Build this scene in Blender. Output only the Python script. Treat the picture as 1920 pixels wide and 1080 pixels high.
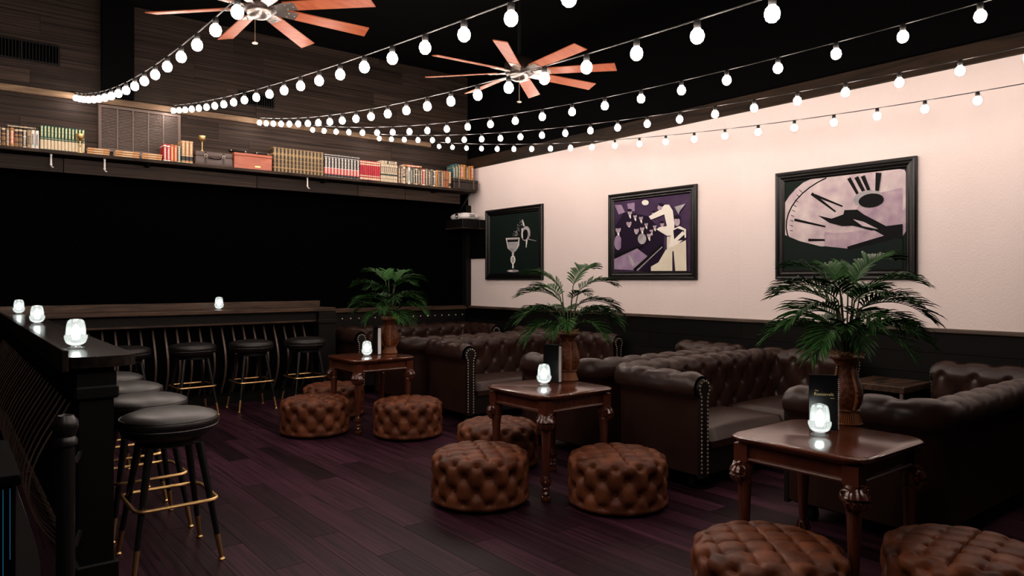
import bpy, math, random
import numpy as np
from mathutils import Vector, Matrix
random.seed(7)
PI=math.pi
for o in list(bpy.data.objects): bpy.data.objects.remove(o)
SC=bpy.context.scene; COL=SC.collection
# ------------------------------------------------------------------ camera, world, exposure
F=1345.0; CX=960.0; HY=525.0; CH=1.45                     # focal length in px, principal column, horizon row, eye height
YAW=math.atan((CX+105)/F); SY,CY=math.sin(YAW),math.cos(YAW)
cam=bpy.data.cameras.new('camera'); cam.sensor_width=36; cam.lens=F/1920*36; cam.shift_y=-15/1920
cam.clip_start=.02
co=bpy.data.objects.new('camera',cam); COL.objects.link(co)
co.location=(0,0,CH); co.rotation_euler=(PI/2,0,-YAW); SC.camera=co
w=bpy.data.worlds.new('world'); SC.world=w; w.use_nodes=True
w.node_tree.nodes['Background'].inputs[0].default_value=(0,0,0,1); w.node_tree.nodes['Background'].inputs[1].default_value=0
VS=SC.view_settings; VS.view_transform='Standard'; VS.look='None'; VS.gamma=1; VS.use_curve_mapping=False
VS.exposure=0.0
BULB=122.0
WX=6.4; WY=9.2                                            # right wall plane, back wall plane
# photo pixel -> point on a known plane
def dirn(px): u=(px-CX)/F; return (CY*u+SY, CY-SY*u)
def at_h(px,py,h): z=(CH-h)*F/(py-HY); a=dirn(px); return (z*a[0],z*a[1])
def on_x(px,py,x): a=dirn(px); z=x/a[0]; return (z*a[1], CH-(py-HY)*z/F)
def on_y(px,py,y): a=dirn(px); z=y/a[1]; return (z*a[0], CH-(py-HY)*z/F)
# ------------------------------------------------------------------ materials
MATS={}
def mat(name,col,rough=.5,metal=0.,spec=.5,emit=None,estr=0.,bump=None,vary=None,wood=None,rnd=0.,coat=0.,alpha=None,streak=None):
    """bump=(scale,strength) noise relief; vary=(scale,colour2,contrast) blotches; wood=(scale xyz,colour2) grain; rnd=per object value spread"""
    if name in MATS: return MATS[name]
    m=bpy.data.materials.new(name); m.use_nodes=True; nt=m.node_tree; b=nt.nodes['Principled BSDF']
    b.inputs['Base Color'].default_value=(*col,1); b.inputs['Roughness'].default_value=rough; b.inputs['Metallic'].default_value=metal
    b.inputs['Specular IOR Level'].default_value=spec
    if coat: b.inputs['Coat Weight'].default_value=coat; b.inputs['Coat Roughness'].default_value=.12
    if emit: b.inputs['Emission Color'].default_value=(*emit,1); b.inputs['Emission Strength'].default_value=estr
    if alpha is not None: b.inputs['Alpha'].default_value=alpha
    N=nt.nodes.new; L=nt.links.new
    tc=N('ShaderNodeTexCoord'); vec=tc.outputs['Object']
    colout=None
    if wood or rnd:
        oi=N('ShaderNodeObjectInfo')
        add=N('ShaderNodeVectorMath'); add.operation='ADD'; L(tc.outputs['Object'],add.inputs[0])
        sc=N('ShaderNodeVectorMath'); sc.operation='SCALE'; sc.inputs[0].default_value=(37,19,11); L(oi.outputs['Random'],sc.inputs['Scale']); L(sc.outputs[0],add.inputs[1])
        vec=add.outputs[0]
    if wood:
        scl,c2=wood; mp=N('ShaderNodeMapping'); mp.inputs['Scale'].default_value=scl; L(vec,mp.inputs['Vector'])
        n1=N('ShaderNodeTexNoise'); n1.inputs['Scale'].default_value=1; n1.inputs['Detail'].default_value=6; n1.inputs['Roughness'].default_value=.65; n1.inputs['Distortion'].default_value=1.2; L(mp.outputs[0],n1.inputs['Vector'])
        r=N('ShaderNodeValToRGB'); r.color_ramp.elements[0].position=.36; r.color_ramp.elements[1].position=.68
        r.color_ramp.elements[0].color=(*col,1); r.color_ramp.elements[1].color=(*c2,1); L(n1.outputs['Fac'],r.inputs[0]); colout=r.outputs[0]
    elif vary:
        n1=N('ShaderNodeTexNoise'); n1.inputs['Scale'].default_value=vary[0]; n1.inputs['Detail'].default_value=5; L(vec,n1.inputs['Vector'])
        r=N('ShaderNodeValToRGB'); k=vary[2]; r.color_ramp.elements[0].position=.5-k; r.color_ramp.elements[1].position=.5+k
        r.color_ramp.elements[0].color=(*col,1); r.color_ramp.elements[1].color=(*vary[1],1); L(n1.outputs['Fac'],r.inputs[0]); colout=r.outputs[0]
    if rnd:
        mr=N('ShaderNodeMapRange'); mr.inputs['To Min'].default_value=1-rnd; mr.inputs['To Max'].default_value=1+rnd; L(oi.outputs['Random'],mr.inputs['Value'])
        mx=N('ShaderNodeVectorMath'); mx.operation='SCALE'
        if colout is not None: L(colout,mx.inputs[0])
        else: mx.inputs[0].default_value=col
        L(mr.outputs[0],mx.inputs['Scale']); colout=mx.outputs[0]
    if colout is not None: L(colout,b.inputs['Base Color'])
    if bump:
        n2=N('ShaderNodeTexNoise'); n2.inputs['Scale'].default_value=bump[0]; n2.inputs['Detail'].default_value=4; L(vec,n2.inputs['Vector'])
        bp=N('ShaderNodeBump'); bp.inputs['Strength'].default_value=bump[1]; bp.inputs['Distance'].default_value=.01; L(n2.outputs['Fac'],bp.inputs['Height']); L(bp.outputs[0],b.inputs['Normal'])
    MATS[name]=m; return m
M=dict(
 plaster=mat('plaster',(.76,.655,.625),.85,spec=.2,vary=(1.3,(.82,.73,.705),.3),bump=(110,.35)),
 black=mat('black_paint',(.0016,.0015,.0017),.9,spec=.03),
 void=mat('black_cloth',(.0012,.0012,.0013),1,spec=.0),
 ebony=mat('ebony_paint',(.004,.0037,.0035),.5,spec=.16,bump=(40,.08)),
 ironblack=mat('black_metal',(.006,.006,.006),.32,spec=.5),
 slat=mat('dark_slat',(.10,.062,.047),.42,spec=.5,rnd=.35),
 floor=mat('floor_plank',(.0060,.0020,.0040),.40,spec=.09,wood=((9,1.1,9),(.050,.0165,.0305)),rnd=.65),
 base=mat('subfloor',(.004,.003,.003),.8,spec=.1),
 barn=mat('barn_board',(.0055,.0036,.0028),.62,spec=.14,wood=((1.3,10,13),(.050,.033,.025)),rnd=.35,bump=(30,.15)),
 ledge=mat('ledge_board',(.09,.055,.03),.6,spec=.3,wood=((1.5,10,14),(.23,.15,.09)),rnd=.2),
 counter=mat('counter_wood',(.014,.008,.005),.38,spec=.3,wood=((1.6,14,14),(.095,.054,.033))),
 capwood=mat('cap_wood',(.035,.022,.015),.5,wood=((12,1.6,14),(.11,.075,.055))),
 wains=mat('wainscot_board',(.0032,.0029,.0026),.55,spec=.12,rnd=.4),
 beam=mat('beam_wood',(.006,.0033,.0018),.6,spec=.15,wood=((10,1.3,12),(.030,.016,.008))),
 leather=mat('sofa_leather',(.0175,.0074,.0052),.33,spec=.33,vary=(5,(.032,.0142,.0102),.25),bump=(160,.06)),
 leatherdk=mat('panel_leather',(.006,.004,.0035),.42,spec=.4),
 brown=mat('ottoman_leather',(.045,.0115,.0048),.48,spec=.22,vary=(9,(.175,.054,.0215),.2),bump=(130,.10)),
 vinyl=mat('stool_vinyl',(.0055,.0044,.0042),.40,spec=.6),
 brass=mat('brass',(.80,.52,.22),.36,metal=1),
 nail=mat('nailhead_brass',(.70,.58,.44),.34,metal=.75),
 chrome=mat('brushed_nickel',(.62,.56,.52),.3,metal=1),
 mahog=mat('mahogany',(.048,.0115,.0055),.2,spec=.5,wood=((14,3,3),(.100,.026,.011)),coat=.35),
 mahogc=mat('mahogany_carved',(.070,.018,.009),.2,spec=.6,coat=.4),
 blade=mat('fan_blade_wood',(.40,.085,.03),.38,wood=((3,14,14),(.52,.15,.065)),rnd=.06),
 wire=mat('cord',(.012,.011,.010),.5),
 sock=mat('socket_plastic',(.012,.012,.012),.4),
 bulb=mat('lit_bulb',(1,.9,.8),.3,emit=(1,.83,.73),estr=BULB),
 glow=mat('candle_glow',(1,1,1),.3,emit=(.93,1,.97),estr=9),
 wicker=mat('wicker',(.050,.011,.003),.45,spec=.35,vary=(55,(.17,.046,.012),.12),bump=(140,.5)),
 bamboo=mat('bamboo_strap',(.20,.062,.015),.4,spec=.45),
 straw=mat('straw',(.40,.22,.085),.7,rnd=.2),
 stem=mat('palm_stem',(.035,.05,.016),.55),
 menu=mat('menu_cover',(.004,.004,.0045),.28,spec=.5),
 paper=mat('paper',(.80,.77,.74),.7),
 gold=mat('gold_print',(.75,.55,.25),.4,metal=.3),
 white=mat('white_plastic',(.80,.77,.75),.4),
 frame=mat('frame_lacquer',(.0035,.0032,.0032),.3,spec=.3),
 grille=mat('grille_metal',(.105,.075,.062),.5,metal=.2),
 leaf=mat('palm_leaf',(.009,.038,.007),.45,spec=.16,vary=(14,(.026,.095,.016),.25),rnd=.4),
 blue=mat('blue_streak_glow',(.0,.2,.4),.5,emit=(.05,.42,.75),estr=.16),
 case=mat('suitcase_cloth',(.115,.085,.078),.6,bump=(220,.2)),
 redbox=mat('red_cedar',(.30,.062,.03),.38,wood=((3,10,14),(.44,.11,.05))),
 chest=mat('carved_chest',(.013,.009,.007),.4,spec=.5,bump=(60,.5)),
)
def glass_mat():
    m=bpy.data.materials.new('pressed_glass'); m.use_nodes=True; nt=m.node_tree; N=nt.nodes.new; L=nt.links.new
    out=nt.nodes['Material Output']; nt.nodes.remove(nt.nodes['Principled BSDF'])
    tr=N('ShaderNodeBsdfTransparent'); tr.inputs[0].default_value=(.93,.96,.95,1)
    tl=N('ShaderNodeBsdfTranslucent'); tl.inputs[0].default_value=(.9,.93,.92,1)
    gl=N('ShaderNodeBsdfGlossy'); gl.inputs['Roughness'].default_value=.12
    a=N('ShaderNodeMixShader'); a.inputs[0].default_value=.26; L(tr.outputs[0],a.inputs[1]); L(tl.outputs[0],a.inputs[2])
    fr=N('ShaderNodeFresnel'); fr.inputs[0].default_value=1.5
    b=N('ShaderNodeMixShader'); L(fr.outputs[0],b.inputs[0]); L(a.outputs[0],b.inputs[1]); L(gl.outputs[0],b.inputs[2]); L(b.outputs[0],out.inputs[0])
    return m
M['glass']=glass_mat()
M['railtop']=mat('rail_lacquer',(.006,.0045,.004),.22,spec=.5,wood=((14,1.6,14),(.022,.015,.012)))
# ------------------------------------------------------------------ mesh helpers
class MB:
    def __init__(s): s.v=[]; s.f=[]; s.m=[]; s.slot=0
    def add(s,vs,fs):
        k=len(s.v); s.v+= [tuple(map(float,p)) for p in vs]; s.f+=[tuple(i+k for i in f) for f in fs]; s.m+=[s.slot]*len(fs); return s
    def box(s,x0,x1,y0,y1,z0,z1,mtx=None,bev=0):
        if bev>0: return s.bbox(x0,x1,y0,y1,z0,z1,bev,mtx)
        vs=[(x,y,z) for z in (z0,z1) for y in (y0,y1) for x in (x0,x1)]
        if mtx is not None: vs=[mtx@Vector(p) for p in vs]
        return s.add(vs,[(0,2,3,1),(4,5,7,6),(0,1,5,4),(2,6,7,3),(0,4,6,2),(1,3,7,5)])
    def bbox(s,x0,x1,y0,y1,z0,z1,b,mtx=None):
        """box with chamfered vertical and horizontal edges: three stacked outlines"""
        def ring(i,z): return [(x0+i+ (0),y0+b+i,z),(x0+b+i,y0+i,z),(x1-b-i,y0+i,z),(x1-i,y0+b+i,z),(x1-i,y1-b-i,z),(x1-b-i,y1-i,z),(x0+b+i,y1-i,z),(x0+i,y1-b-i,z)]
        rs=[ring(b*.7,z0),ring(0,z0+b),ring(0,z1-b),ring(b*.7,z1)]
        vs=[p for r in rs for p in r]
        if mtx is not None: vs=[mtx@Vector(p) for p in vs]
        fs=[tuple(range(7,-1,-1)),tuple(range(24,32))]
        for k in range(3):
            for i in range(8): j=(i+1)%8; fs.append((k*8+i,k*8+j,k*8+8+j,k*8+8+i))
        return s.add(vs,fs)
    def lathe(s,prof,n=24,c=(0,0,0),mod=None,mtx=None,sx=1,sy=1):
        vs=[]
        for (r,z) in prof:
            for i in range(n):
                a=2*PI*i/n; rr=r if mod is None else mod(r,z,a)
                vs.append((c[0]+rr*math.cos(a)*sx,c[1]+rr*math.sin(a)*sy,c[2]+z))
        if mtx is not None: vs=[mtx@Vector(p) for p in vs]
        fs=[]
        for k in range(len(prof)-1):
            for i in range(n): j=(i+1)%n; fs.append((k*n+i,k*n+j,k*n+n+j,k*n+n+i))
        if prof[0][0]>1e-4: fs.append(tuple(range(n-1,-1,-1)))
        if prof[-1][0]>1e-4: fs.append(tuple(range((len(prof)-1)*n,len(prof)*n)))
        return s.add(vs,fs)
    def cone(s,p0,p1,r0,r1,n=10):
        p0=Vector(p0);p1=Vector(p1); ax=(p1-p0); q=ax.to_track_quat('Z','Y').to_matrix().to_4x4(); q.translation=p0
        return s.lathe([(r0,0),(r1,ax.length)],n,mtx=q)
    def tube(s,pts,r,n=6,closed=False):
        pts=[Vector(p) for p in pts]; N_=len(pts); vs=[]; rad=r if hasattr(r,'__len__') else [r]*N_
        up=Vector((0,0,1))
        for i,p in enumerate(pts):
            if closed: t=pts[(i+1)%N_]-pts[i-1]
            else: t=pts[min(i+1,N_-1)]-pts[max(i-1,0)]
            t.normalize(); a=t.cross(up)
            if a.length<.05: a=t.cross(Vector((1,0,0)))
            a.normalize(); b=a.cross(t)
            for k in range(n): an=2*PI*k/n; vs.append(p+(a*math.cos(an)+b*math.sin(an))*rad[i])
        fs=[]
        for i in range(N_ if closed else N_-1):
            j=(i+1)%N_
            for k in range(n): l=(k+1)%n; fs.append((i*n+k,i*n+l,j*n+l,j*n+k))
        if not closed: fs+= [tuple(range(n-1,-1,-1)),tuple(range((N_-1)*n,N_*n))]
        return s.add(vs,fs)
    def ball(s,c,r,n=8,m=5,sc=(1,1,1)):
        pr=[(r*math.sin(PI*k/m),-r*math.cos(PI*k/m)) for k in range(m+1)]; pr[0]=(1e-5,-r); pr[-1]=(1e-5,r)
        mt=Matrix.Translation(Vector(c))@Matrix.Diagonal((*sc,1))
        return s.lathe(pr,n,mtx=mt)
    def prism(s,poly,d0,d1,fn):
        """poly in 2D extruded from d0 to d1; fn(a,b,d) -> xyz"""
        n=len(poly); vs=[fn(a,b,d0) for a,b in poly]+[fn(a,b,d1) for a,b in poly]
        return s.add(vs,[tuple(range(n-1,-1,-1)),tuple(range(n,2*n))]+[(i,(i+1)%n,n+(i+1)%n,n+i) for i in range(n)])
    def grid(s,P,wrap=False):
        """P: array rows x cols x 3"""
        R,C_=P.shape[:2]; vs=P.reshape(-1,3).tolist(); fs=[]
        for i in range(R-1):
            for j in range(C_ if wrap else C_-1): k=(j+1)%C_; fs.append((i*C_+j,i*C_+k,i*C_+C_+k,i*C_+C_+j))
        return s.add(vs,fs)
    def mesh(s,name,mats,smooth=True,ang=38):
        me=bpy.data.meshes.new(name); me.from_pydata(s.v,[],s.f)
        for m in (mats if isinstance(mats,(list,tuple)) else [mats]): me.materials.append(m)
        me.polygons.foreach_set('material_index',s.m)
        if smooth:
            me.polygons.foreach_set('use_smooth',[True]*len(s.f)); me.set_sharp_from_angle(angle=math.radians(ang))
        me.update(); return me
    def obj(s,name,mats,parent=None,smooth=True,ang=38,loc=None): return link(name,s.mesh(name,mats,smooth,ang),parent,loc)
def link(name,me,parent=None,loc=None,rot=None,scl=None):
    o=bpy.data.objects.new(name,me); COL.objects.link(o)
    if parent is not None: o.parent=parent
    if loc is not None: o.location=loc
    if rot is not None: o.rotation_euler=rot
    if scl is not None: o.scale=scl
    return o
def tag(o,label,cat,group=None):
    o['label']=label; o['category']=cat
    if group: o['group']=group
    return o
def thing(name,label,cat,loc=(0,0,0),rz=0,group=None):
    o=link(name,None,None,loc,(0,0,rz)); return tag(o,label,cat,group)
def struct(o): o['kind']='structure'; return o
def stuff(o): o['kind']='stuff'; return o
def dup(root,loc,rz,label,group=None):
    r=root.copy(); COL.objects.link(r); r.location=loc; r.rotation_euler=(0,0,rz); r['label']=label
    if group: r['group']=group
    for ch in root.children:
        c=ch.copy(); COL.objects.link(c); c.parent=r
        for g in ch.children: e=g.copy(); COL.objects.link(e); e.parent=c
    return r
BOX=MB().box(-.5,.5,-.5,.5,-.5,.5)
def boxes(name,parent,rows,material,bev=.0):
    """alike cuboid pieces that share one unit mesh: rows of (x0,x1,y0,y1,z0,z1)"""
    me=BOX.mesh(name,material,False); out=[]
    for x0,x1,y0,y1,z0,z1 in rows:
        out.append(link(name,me,parent,((x0+x1)/2,(y0+y1)/2,(z0+z1)/2),None,(x1-x0,y1-y0,z1-z0)))
    return out
# ------------------------------------------------------------------ the room
fl=struct(MB().box(-3.2,WX+.1,-3.2,WY+.1,-.12,-.012).obj('floor',M['base'],smooth=False))
rows=[]; pw=.165
for i in range(41):
    x0=-.36+i*pw; y=.75-((i*.47)%1.25)
    while y<WY:
        a,b=max(y,.75),min(y+1.25,WY)
        if b-a>.05: rows.append((x0+.0012,min(x0+pw-.0012,WX),a+.0012,b-.0012,-.012,0))
        y+=1.25
boxes('floor_plank',fl,rows,M['floor'])
struct(MB().box(-3.2,WX+.1,-3.2,WY+.1,4.6,4.7).obj('ceiling',M['black'],smooth=False))
wr=struct(MB().box(WX+.012,WX+.1,-3.2,WY+.1,0,4.6).obj('wall_right',M['black'],smooth=False))
ys=[WY-.02-1.22*k for k in range(11)]
boxes('wall_panel',wr,[(WX,WX+.012,b+.0003,a-.0003,1.05,3.16) for a,b in zip(ys,ys[1:])],M['plaster'])
wb=[]
for r in range(6): wb+= [(WX-.012,WX+.012,a,a+1.83-.003,.0+r*.17+.0015,.0+r*.17+.1685) for a in (WY-.02-1.83*(k+1)+(.6*(r%3)-.6) for k in range(6)) if a+1.83<WY+.01]
boxes('wainscot_board',wr,wb,M['wains'])
struct(MB().box(WX-.035,WX+.012,-3.2,WY-.02,1.02,1.055,bev=.006).obj('trim_1',M['capwood'],smooth=False))
struct(MB().box(WX-.03,WX+.012,-3.2,WY-.02,3.162,3.32).obj('trim_2',M['beam'],smooth=False))
wk=struct(MB().box(-3.2,WX+.1,WY+.02,WY+.1,0,4.6).obj('wall_back',M['void'],smooth=False))
bb=[]; z=2.80; r=0
hs=[.19,.2,.2,.11,.2,.2,.2,.2,.2,.2]
for hgt in hs:
    xs=[-3.2+((r*1.37)%2.4)]
    a=-1.2+((r*.83)%1.2)-1.4
    while a<WX:
        a0,a1=max(a,-1.2),min(a+2.4,WX)
        if a1-a0>.05: bb.append((a0+.0015,a1-.0015,WY-.004*(r%2),WY+.02,z+.0015,min(z+hgt-.0015,4.6)))
        a+=2.4
    z+=hgt; r+=1
    if z>=4.6: break
boxes('wall_board',wk,bb,M['barn'])
struct(MB().box(-3.2,WX+.1,-3.2,-3.1,0,4.6).obj('wall_front',M['black'],smooth=False))
struct(MB().box(-3.2,-3.1,-3.1,WY,0,4.6).obj('wall_left',M['black'],smooth=False))
struct(MB().box(-1.2,5.7,WY-.06,WY-.005,3.43,3.50,bev=.006).obj('trim_3',M['ledge'],smooth=False))         # ledge the light strings are hung from
struct(MB().box(1.38,1.70,WY-.12,WY-.005,3.51,4.6).obj('trim_4',M['black'],smooth=False))                    # black post above the ledge
struct(MB().box(WX-.10,WX-.002,WY-.10,WY,1.06,2.60).obj('trim_5',M['ebony'],smooth=False))                   # corner post
struct(MB().box(3.95,WX-.04,WY-.05,WY+.02,1.0,1.06,bev=.006).obj('trim_6',M['counter'],smooth=False))        # cap behind the last sofa
# studs below that cap
st=MB()
for k in range(19): st.ball((4.05+k*.125,WY-.005,.915),.012,8,4)
struct(MB().box(3.95,WX-.04,WY-.005,WY+.02,.0,1.0).obj('trim_7',M['ebony'],smooth=False))
stud=st.obj('studs',M['nail'],bpy.data.objects['trim_7']); stuff(stud)
# vents and grille on the board wall
def vent(x0,x1,z0,z1,label):
    t=thing('air_vent',label,'vent',((x0+x1)/2,WY-.006,z0)); w=(x1-x0)/2; h=z1-z0
    m=MB(); 
    for a,b,c,d in ((-w,w,0,.018),(-w,w,h-.018,h),(-w,-w+.018,.018,h-.018),(w-.018,w,.018,h-.018),(-.008,.008,.018,h-.018)): m.box(a,b,-.02,0,c,d)
    m.obj('frame',M['ebony'],t,False); MB().box(-w+.018,w-.018,-.002,0,.018,h-.018).obj('backing',M['void'],t,False)
    n=int((w*2)/.03); boxes('slat',t,[(-w+.02+.03*k,-w+.026+.03*k,-.015,-.003,.018,h-.018) for k in range(n) if abs(-w+.023+.03*k)>.012 and -w+.026+.03*k<w-.02],M['ironblack'])
    return t
vent(.30,.99,3.78,4.0,'dark double air vent high on the board wall beside the black post')
vent(2.90,3.35,3.66,3.83,'small dark air vent on the board wall above the wooden ledge')
t=thing('wall_grille','brown louvred metal grille on the board wall above the book shelf','grille',(1.785,WY-.006,2.90))
m=MB(); 
for a,b,c,d in ((-.43,.43,0,.03),(-.43,.43,.49,.52),(-.43,-.40,.03,.49),(.40,.43,.03,.49)): m.box(a,b,-.03,0,c,d)
m.obj('frame',M['grille'],t,False)
boxes('mullion',t,[(x-.008,x+.008,-.026,0,.03,.49) for x in (-.24,-.08,.08,.24)],M['grille'])
m=MB()
for k in range(26):
    m.box(-.40,.40,-.018,-.004,.034+k*.0175,.034+k*.0175+.0095)
stuff(m.obj('louvres',M['grille'],t,False))
# ------------------------------------------------------------------ book shelf
SHZ=2.80; SHY=8.80
t=thing('wall_shelf','long dark wooden shelf full of books across the back wall','shelf',(3.0,WY,SHZ))
MB().box(-4.2,3.28,SHY-WY,-.006,-.035,0,bev=.004).obj('shelf_board',M['barn'],t,False)
ap=[-4.2,-2.0,.05,1.42,2.15,3.1]
boxes('apron_board',t,[(a+.004,b-.004,-.24,-.20,-.205,-.055) for a,b in zip(ap,ap[1:])],M['barn'])
boxes('bracket',t,[(x-.02,x+.02,-.36,-.006,-.075,-.037) for x in (-3.3,-1.2,.9,2.6)],M['black'])
m=MB().cone((3.2,-.36,-.04),(3.2,-.02,-.34),.012,.012,8); m.obj('strut',M['ironblack'],t)
for px,py,px2,py2 in ((97,293,97,315),(198,305,199,327),(580,335,581,355)):
    x,zt=on_y(px,py,SHY); x2,zb=on_y(px2,py2,SHY)
    q=thing('shelf_hook','small pale metal hook hanging under the book shelf','hook',(x,SHY+.06,SHZ-.035),0,'hooks under the book shelf')
    MB().lathe([(.010,0),(.012,-.015),(.009,-.02),(.009,-.10),(.013,-.105),(.013,-.115)][::-1],10).obj('stem',M['white'],q)
    MB().tube([(0,0,-.115),(.004,-.01,-.13),(.012,-.02,-.14),(.02,-.02,-.135)],.006,6).obj('hook_tip',M['white'],q)
# ------------------------------------------------------------------ books
def book_mat(name,base,bands=(),title=None,rough=.5):
    """cloth colour, bands = (z0,z1,colour), title = (z0,z1,colour) broken print in the middle of the spine"""
    m=bpy.data.materials.new(name); m.use_nodes=True; nt=m.node_tree; b=nt.nodes['Principled BSDF']; N=nt.nodes.new; L=nt.links.new
    b.inputs['Roughness'].default_value=rough
    tc=N('ShaderNodeTexCoord'); sp=N('ShaderNodeSeparateXYZ'); L(tc.outputs['Generated'],sp.inputs[0])
    stops={0.:base}
    for z0,z1,c in sorted(bands): stops[z0]=c; stops[z1]=base
    r=N('ShaderNodeValToRGB'); cr=r.color_ramp; cr.interpolation='CONSTANT'
    ks=sorted(stops); cr.elements[0].position=0; cr.elements[0].color=(*stops[0.],1); cr.elements[1].position=ks[1] if len(ks)>1 else 1; cr.elements[1].color=(*stops[ks[1] if len(ks)>1 else 0.],1)
    for k in ks[2:]: e=cr.elements.new(k); e.color=(*stops[k],1)
    L(sp.outputs['Z'],r.inputs[0]); out=r.outputs[0]
    if title:
        z0,z1,c=title
        def rng(sock,a,bb):
            g=N('ShaderNodeMath'); g.operation='GREATER_THAN'; L(sock,g.inputs[0]); g.inputs[1].default_value=a
            l=N('ShaderNodeMath'); l.operation='LESS_THAN'; L(sock,l.inputs[0]); l.inputs[1].default_value=bb
            mm=N('ShaderNodeMath'); mm.operation='MULTIPLY'; L(g.outputs[0],mm.inputs[0]); L(l.outputs[0],mm.inputs[1]); return mm.outputs[0]
        nz=N('ShaderNodeTexNoise'); nz.inputs['Scale'].default_value=9; mp=N('ShaderNodeMapping'); mp.inputs['Scale'].default_value=(1.2,.2,3.2); L(tc.outputs['Generated'],mp.inputs[0]); L(mp.outputs[0],nz.inputs['Vector'])
        g=N('ShaderNodeMath'); g.operation='GREATER_THAN'; g.inputs[1].default_value=.47; L(nz.outputs['Fac'],g.inputs[0])
        a=rng(sp.outputs['X'],.25,.75); bz=rng(sp.outputs['Z'],z0,z1)
        m1=N('ShaderNodeMath'); m1.operation='MULTIPLY'; L(a,m1.inputs[0]); L(bz,m1.inputs[1]); m2=N('ShaderNodeMath'); m2.operation='MULTIPLY'; L(m1.outputs[0],m2.inputs[0]); L(g.outputs[0],m2.inputs[1])
        mx=N('ShaderNodeMixRGB'); L(m2.outputs[0],mx.inputs[0]); L(out,mx.inputs[1]); mx.inputs[2].default_value=(*c,1); out=mx.outputs[0]
    L(out,b.inputs['Base Color']); return m
BR=(.045,.02,.012); GO=(.34,.19,.07); CR=(.66,.55,.38); BK=(.012,.012,.013); RD=(.45,.022,.022); GR=(.012,.075,.05); OR=(.60,.17,.05); WH=(.72,.68,.62); TN=(.40,.20,.08); TE=(.02,.08,.09)
BM=dict(
 browngold=book_mat('book_brown_gold',BR,[(.08,.25,GO),(.33,.52,GO),(.62,.7,GO),(.86,.95,CR)],(.1,.5,BR)),
 brownframe=book_mat('book_brown_frames',BR,[(.06,.09,GO),(.24,.27,GO),(.45,.48,GO),(.66,.69,GO),(.93,.96,GO)],(.1,.9,CR)),
 orange=book_mat('book_orange',OR,[(.04,.16,GO),(.36,.42,RD),(.62,.7,RD),(.84,.96,GO)],(.2,.85,WH)),
 blackwhite=book_mat('book_black_white',BK,[(.05,.12,CR),(.6,.64,WH),(.88,.95,CR)],(.14,.9,WH)),
 tanframe=book_mat('book_tan_frames',(.36,.24,.12),[(.03,.05,BK),(.24,.28,BK),(.62,.66,BK),(.95,.97,BK)],(.3,.6,BK)),
 whiteprint=book_mat('book_white_print',WH,[(.2,.24,(.3,.5,.4))],(.25,.8,BK)),
 green=book_mat('book_green_cream',GR,[(.06,.43,CR),(.48,.50,CR)],(.55,.97,(.75,.72,.40))),
 stack=book_mat('book_orange_flat',(.50,.27,.12),[],(.3,.7,CR)),
 red=book_mat('book_red',RD,[(.05,.12,WH),(.85,.93,WH)],(.15,.8,WH)),
 redorange=book_mat('book_red_orange',(.55,.09,.03),[(.05,.1,GO),(.9,.95,GO)],(.12,.88,(.8,.5,.25))),
 greenwhite=book_mat('book_green',GR,[(.04,.1,CR),(.9,.95,CR)],(.12,.88,WH)),
 tan=book_mat('book_tan_band',TN,[(.04,.07,CR),(.14,.32,BK),(.33,.36,CR),(.93,.96,CR)],(.4,.9,CR)),
 gilt=book_mat('book_gilt',(.035,.022,.012),[(.02,.04,GO),(.17,.23,GO),(.34,.36,GO),(.51,.53,GO),(.69,.77,(.25,.16,.07)),(.96,.98,GO)],(.04,.95,(.34,.235,.10))),
 bwr=book_mat('book_black_red',BK,[(.02,.04,WH),(.14,.40,(.52,.06,.05)),(.40,.42,WH),(.86,.88,WH),(.96,.98,WH)],(.16,.84,WH)),
 redset=book_mat('book_crimson_set',(.42,.012,.03),[(.06,.16,CR),(.22,.27,CR),(.78,.84,CR),(.89,.96,CR)],None),
 cream=book_mat('book_cream_set',(.62,.52,.38),[(.2,.22,BK),(.38,.48,(.03,.05,.04)),(.56,.58,BK),(.84,.86,BK)],(.6,.84,BK)),
 teal=book_mat('book_teal',TE,[(.1,.14,GO),(.8,.84,GO)],(.15,.8,CR)),
 black=book_mat('book_black',BK,[(.08,.11,GO),(.6,.63,GO),(.9,.93,GO)],(.12,.88,CR)),
 amber=book_mat('book_amber',(.58,.24,.04),[(.1,.13,BR),(.85,.88,BR)],(.15,.8,BR)),
 grey=book_mat('book_grey',(.20,.19,.17),[(.1,.14,BK),(.85,.9,BK)],(.15,.85,BK)),
 rust=book_mat('book_rust',(.28,.085,.03),[(.1,.13,GO),(.45,.5,BK),(.87,.9,GO)],(.5,.85,GO)),
 green2=book_mat('book_bottle_green',(.014,.045,.028),[(.06,.09,GO),(.5,.53,GO),(.92,.95,GO)],(.1,.9,CR)))
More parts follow.
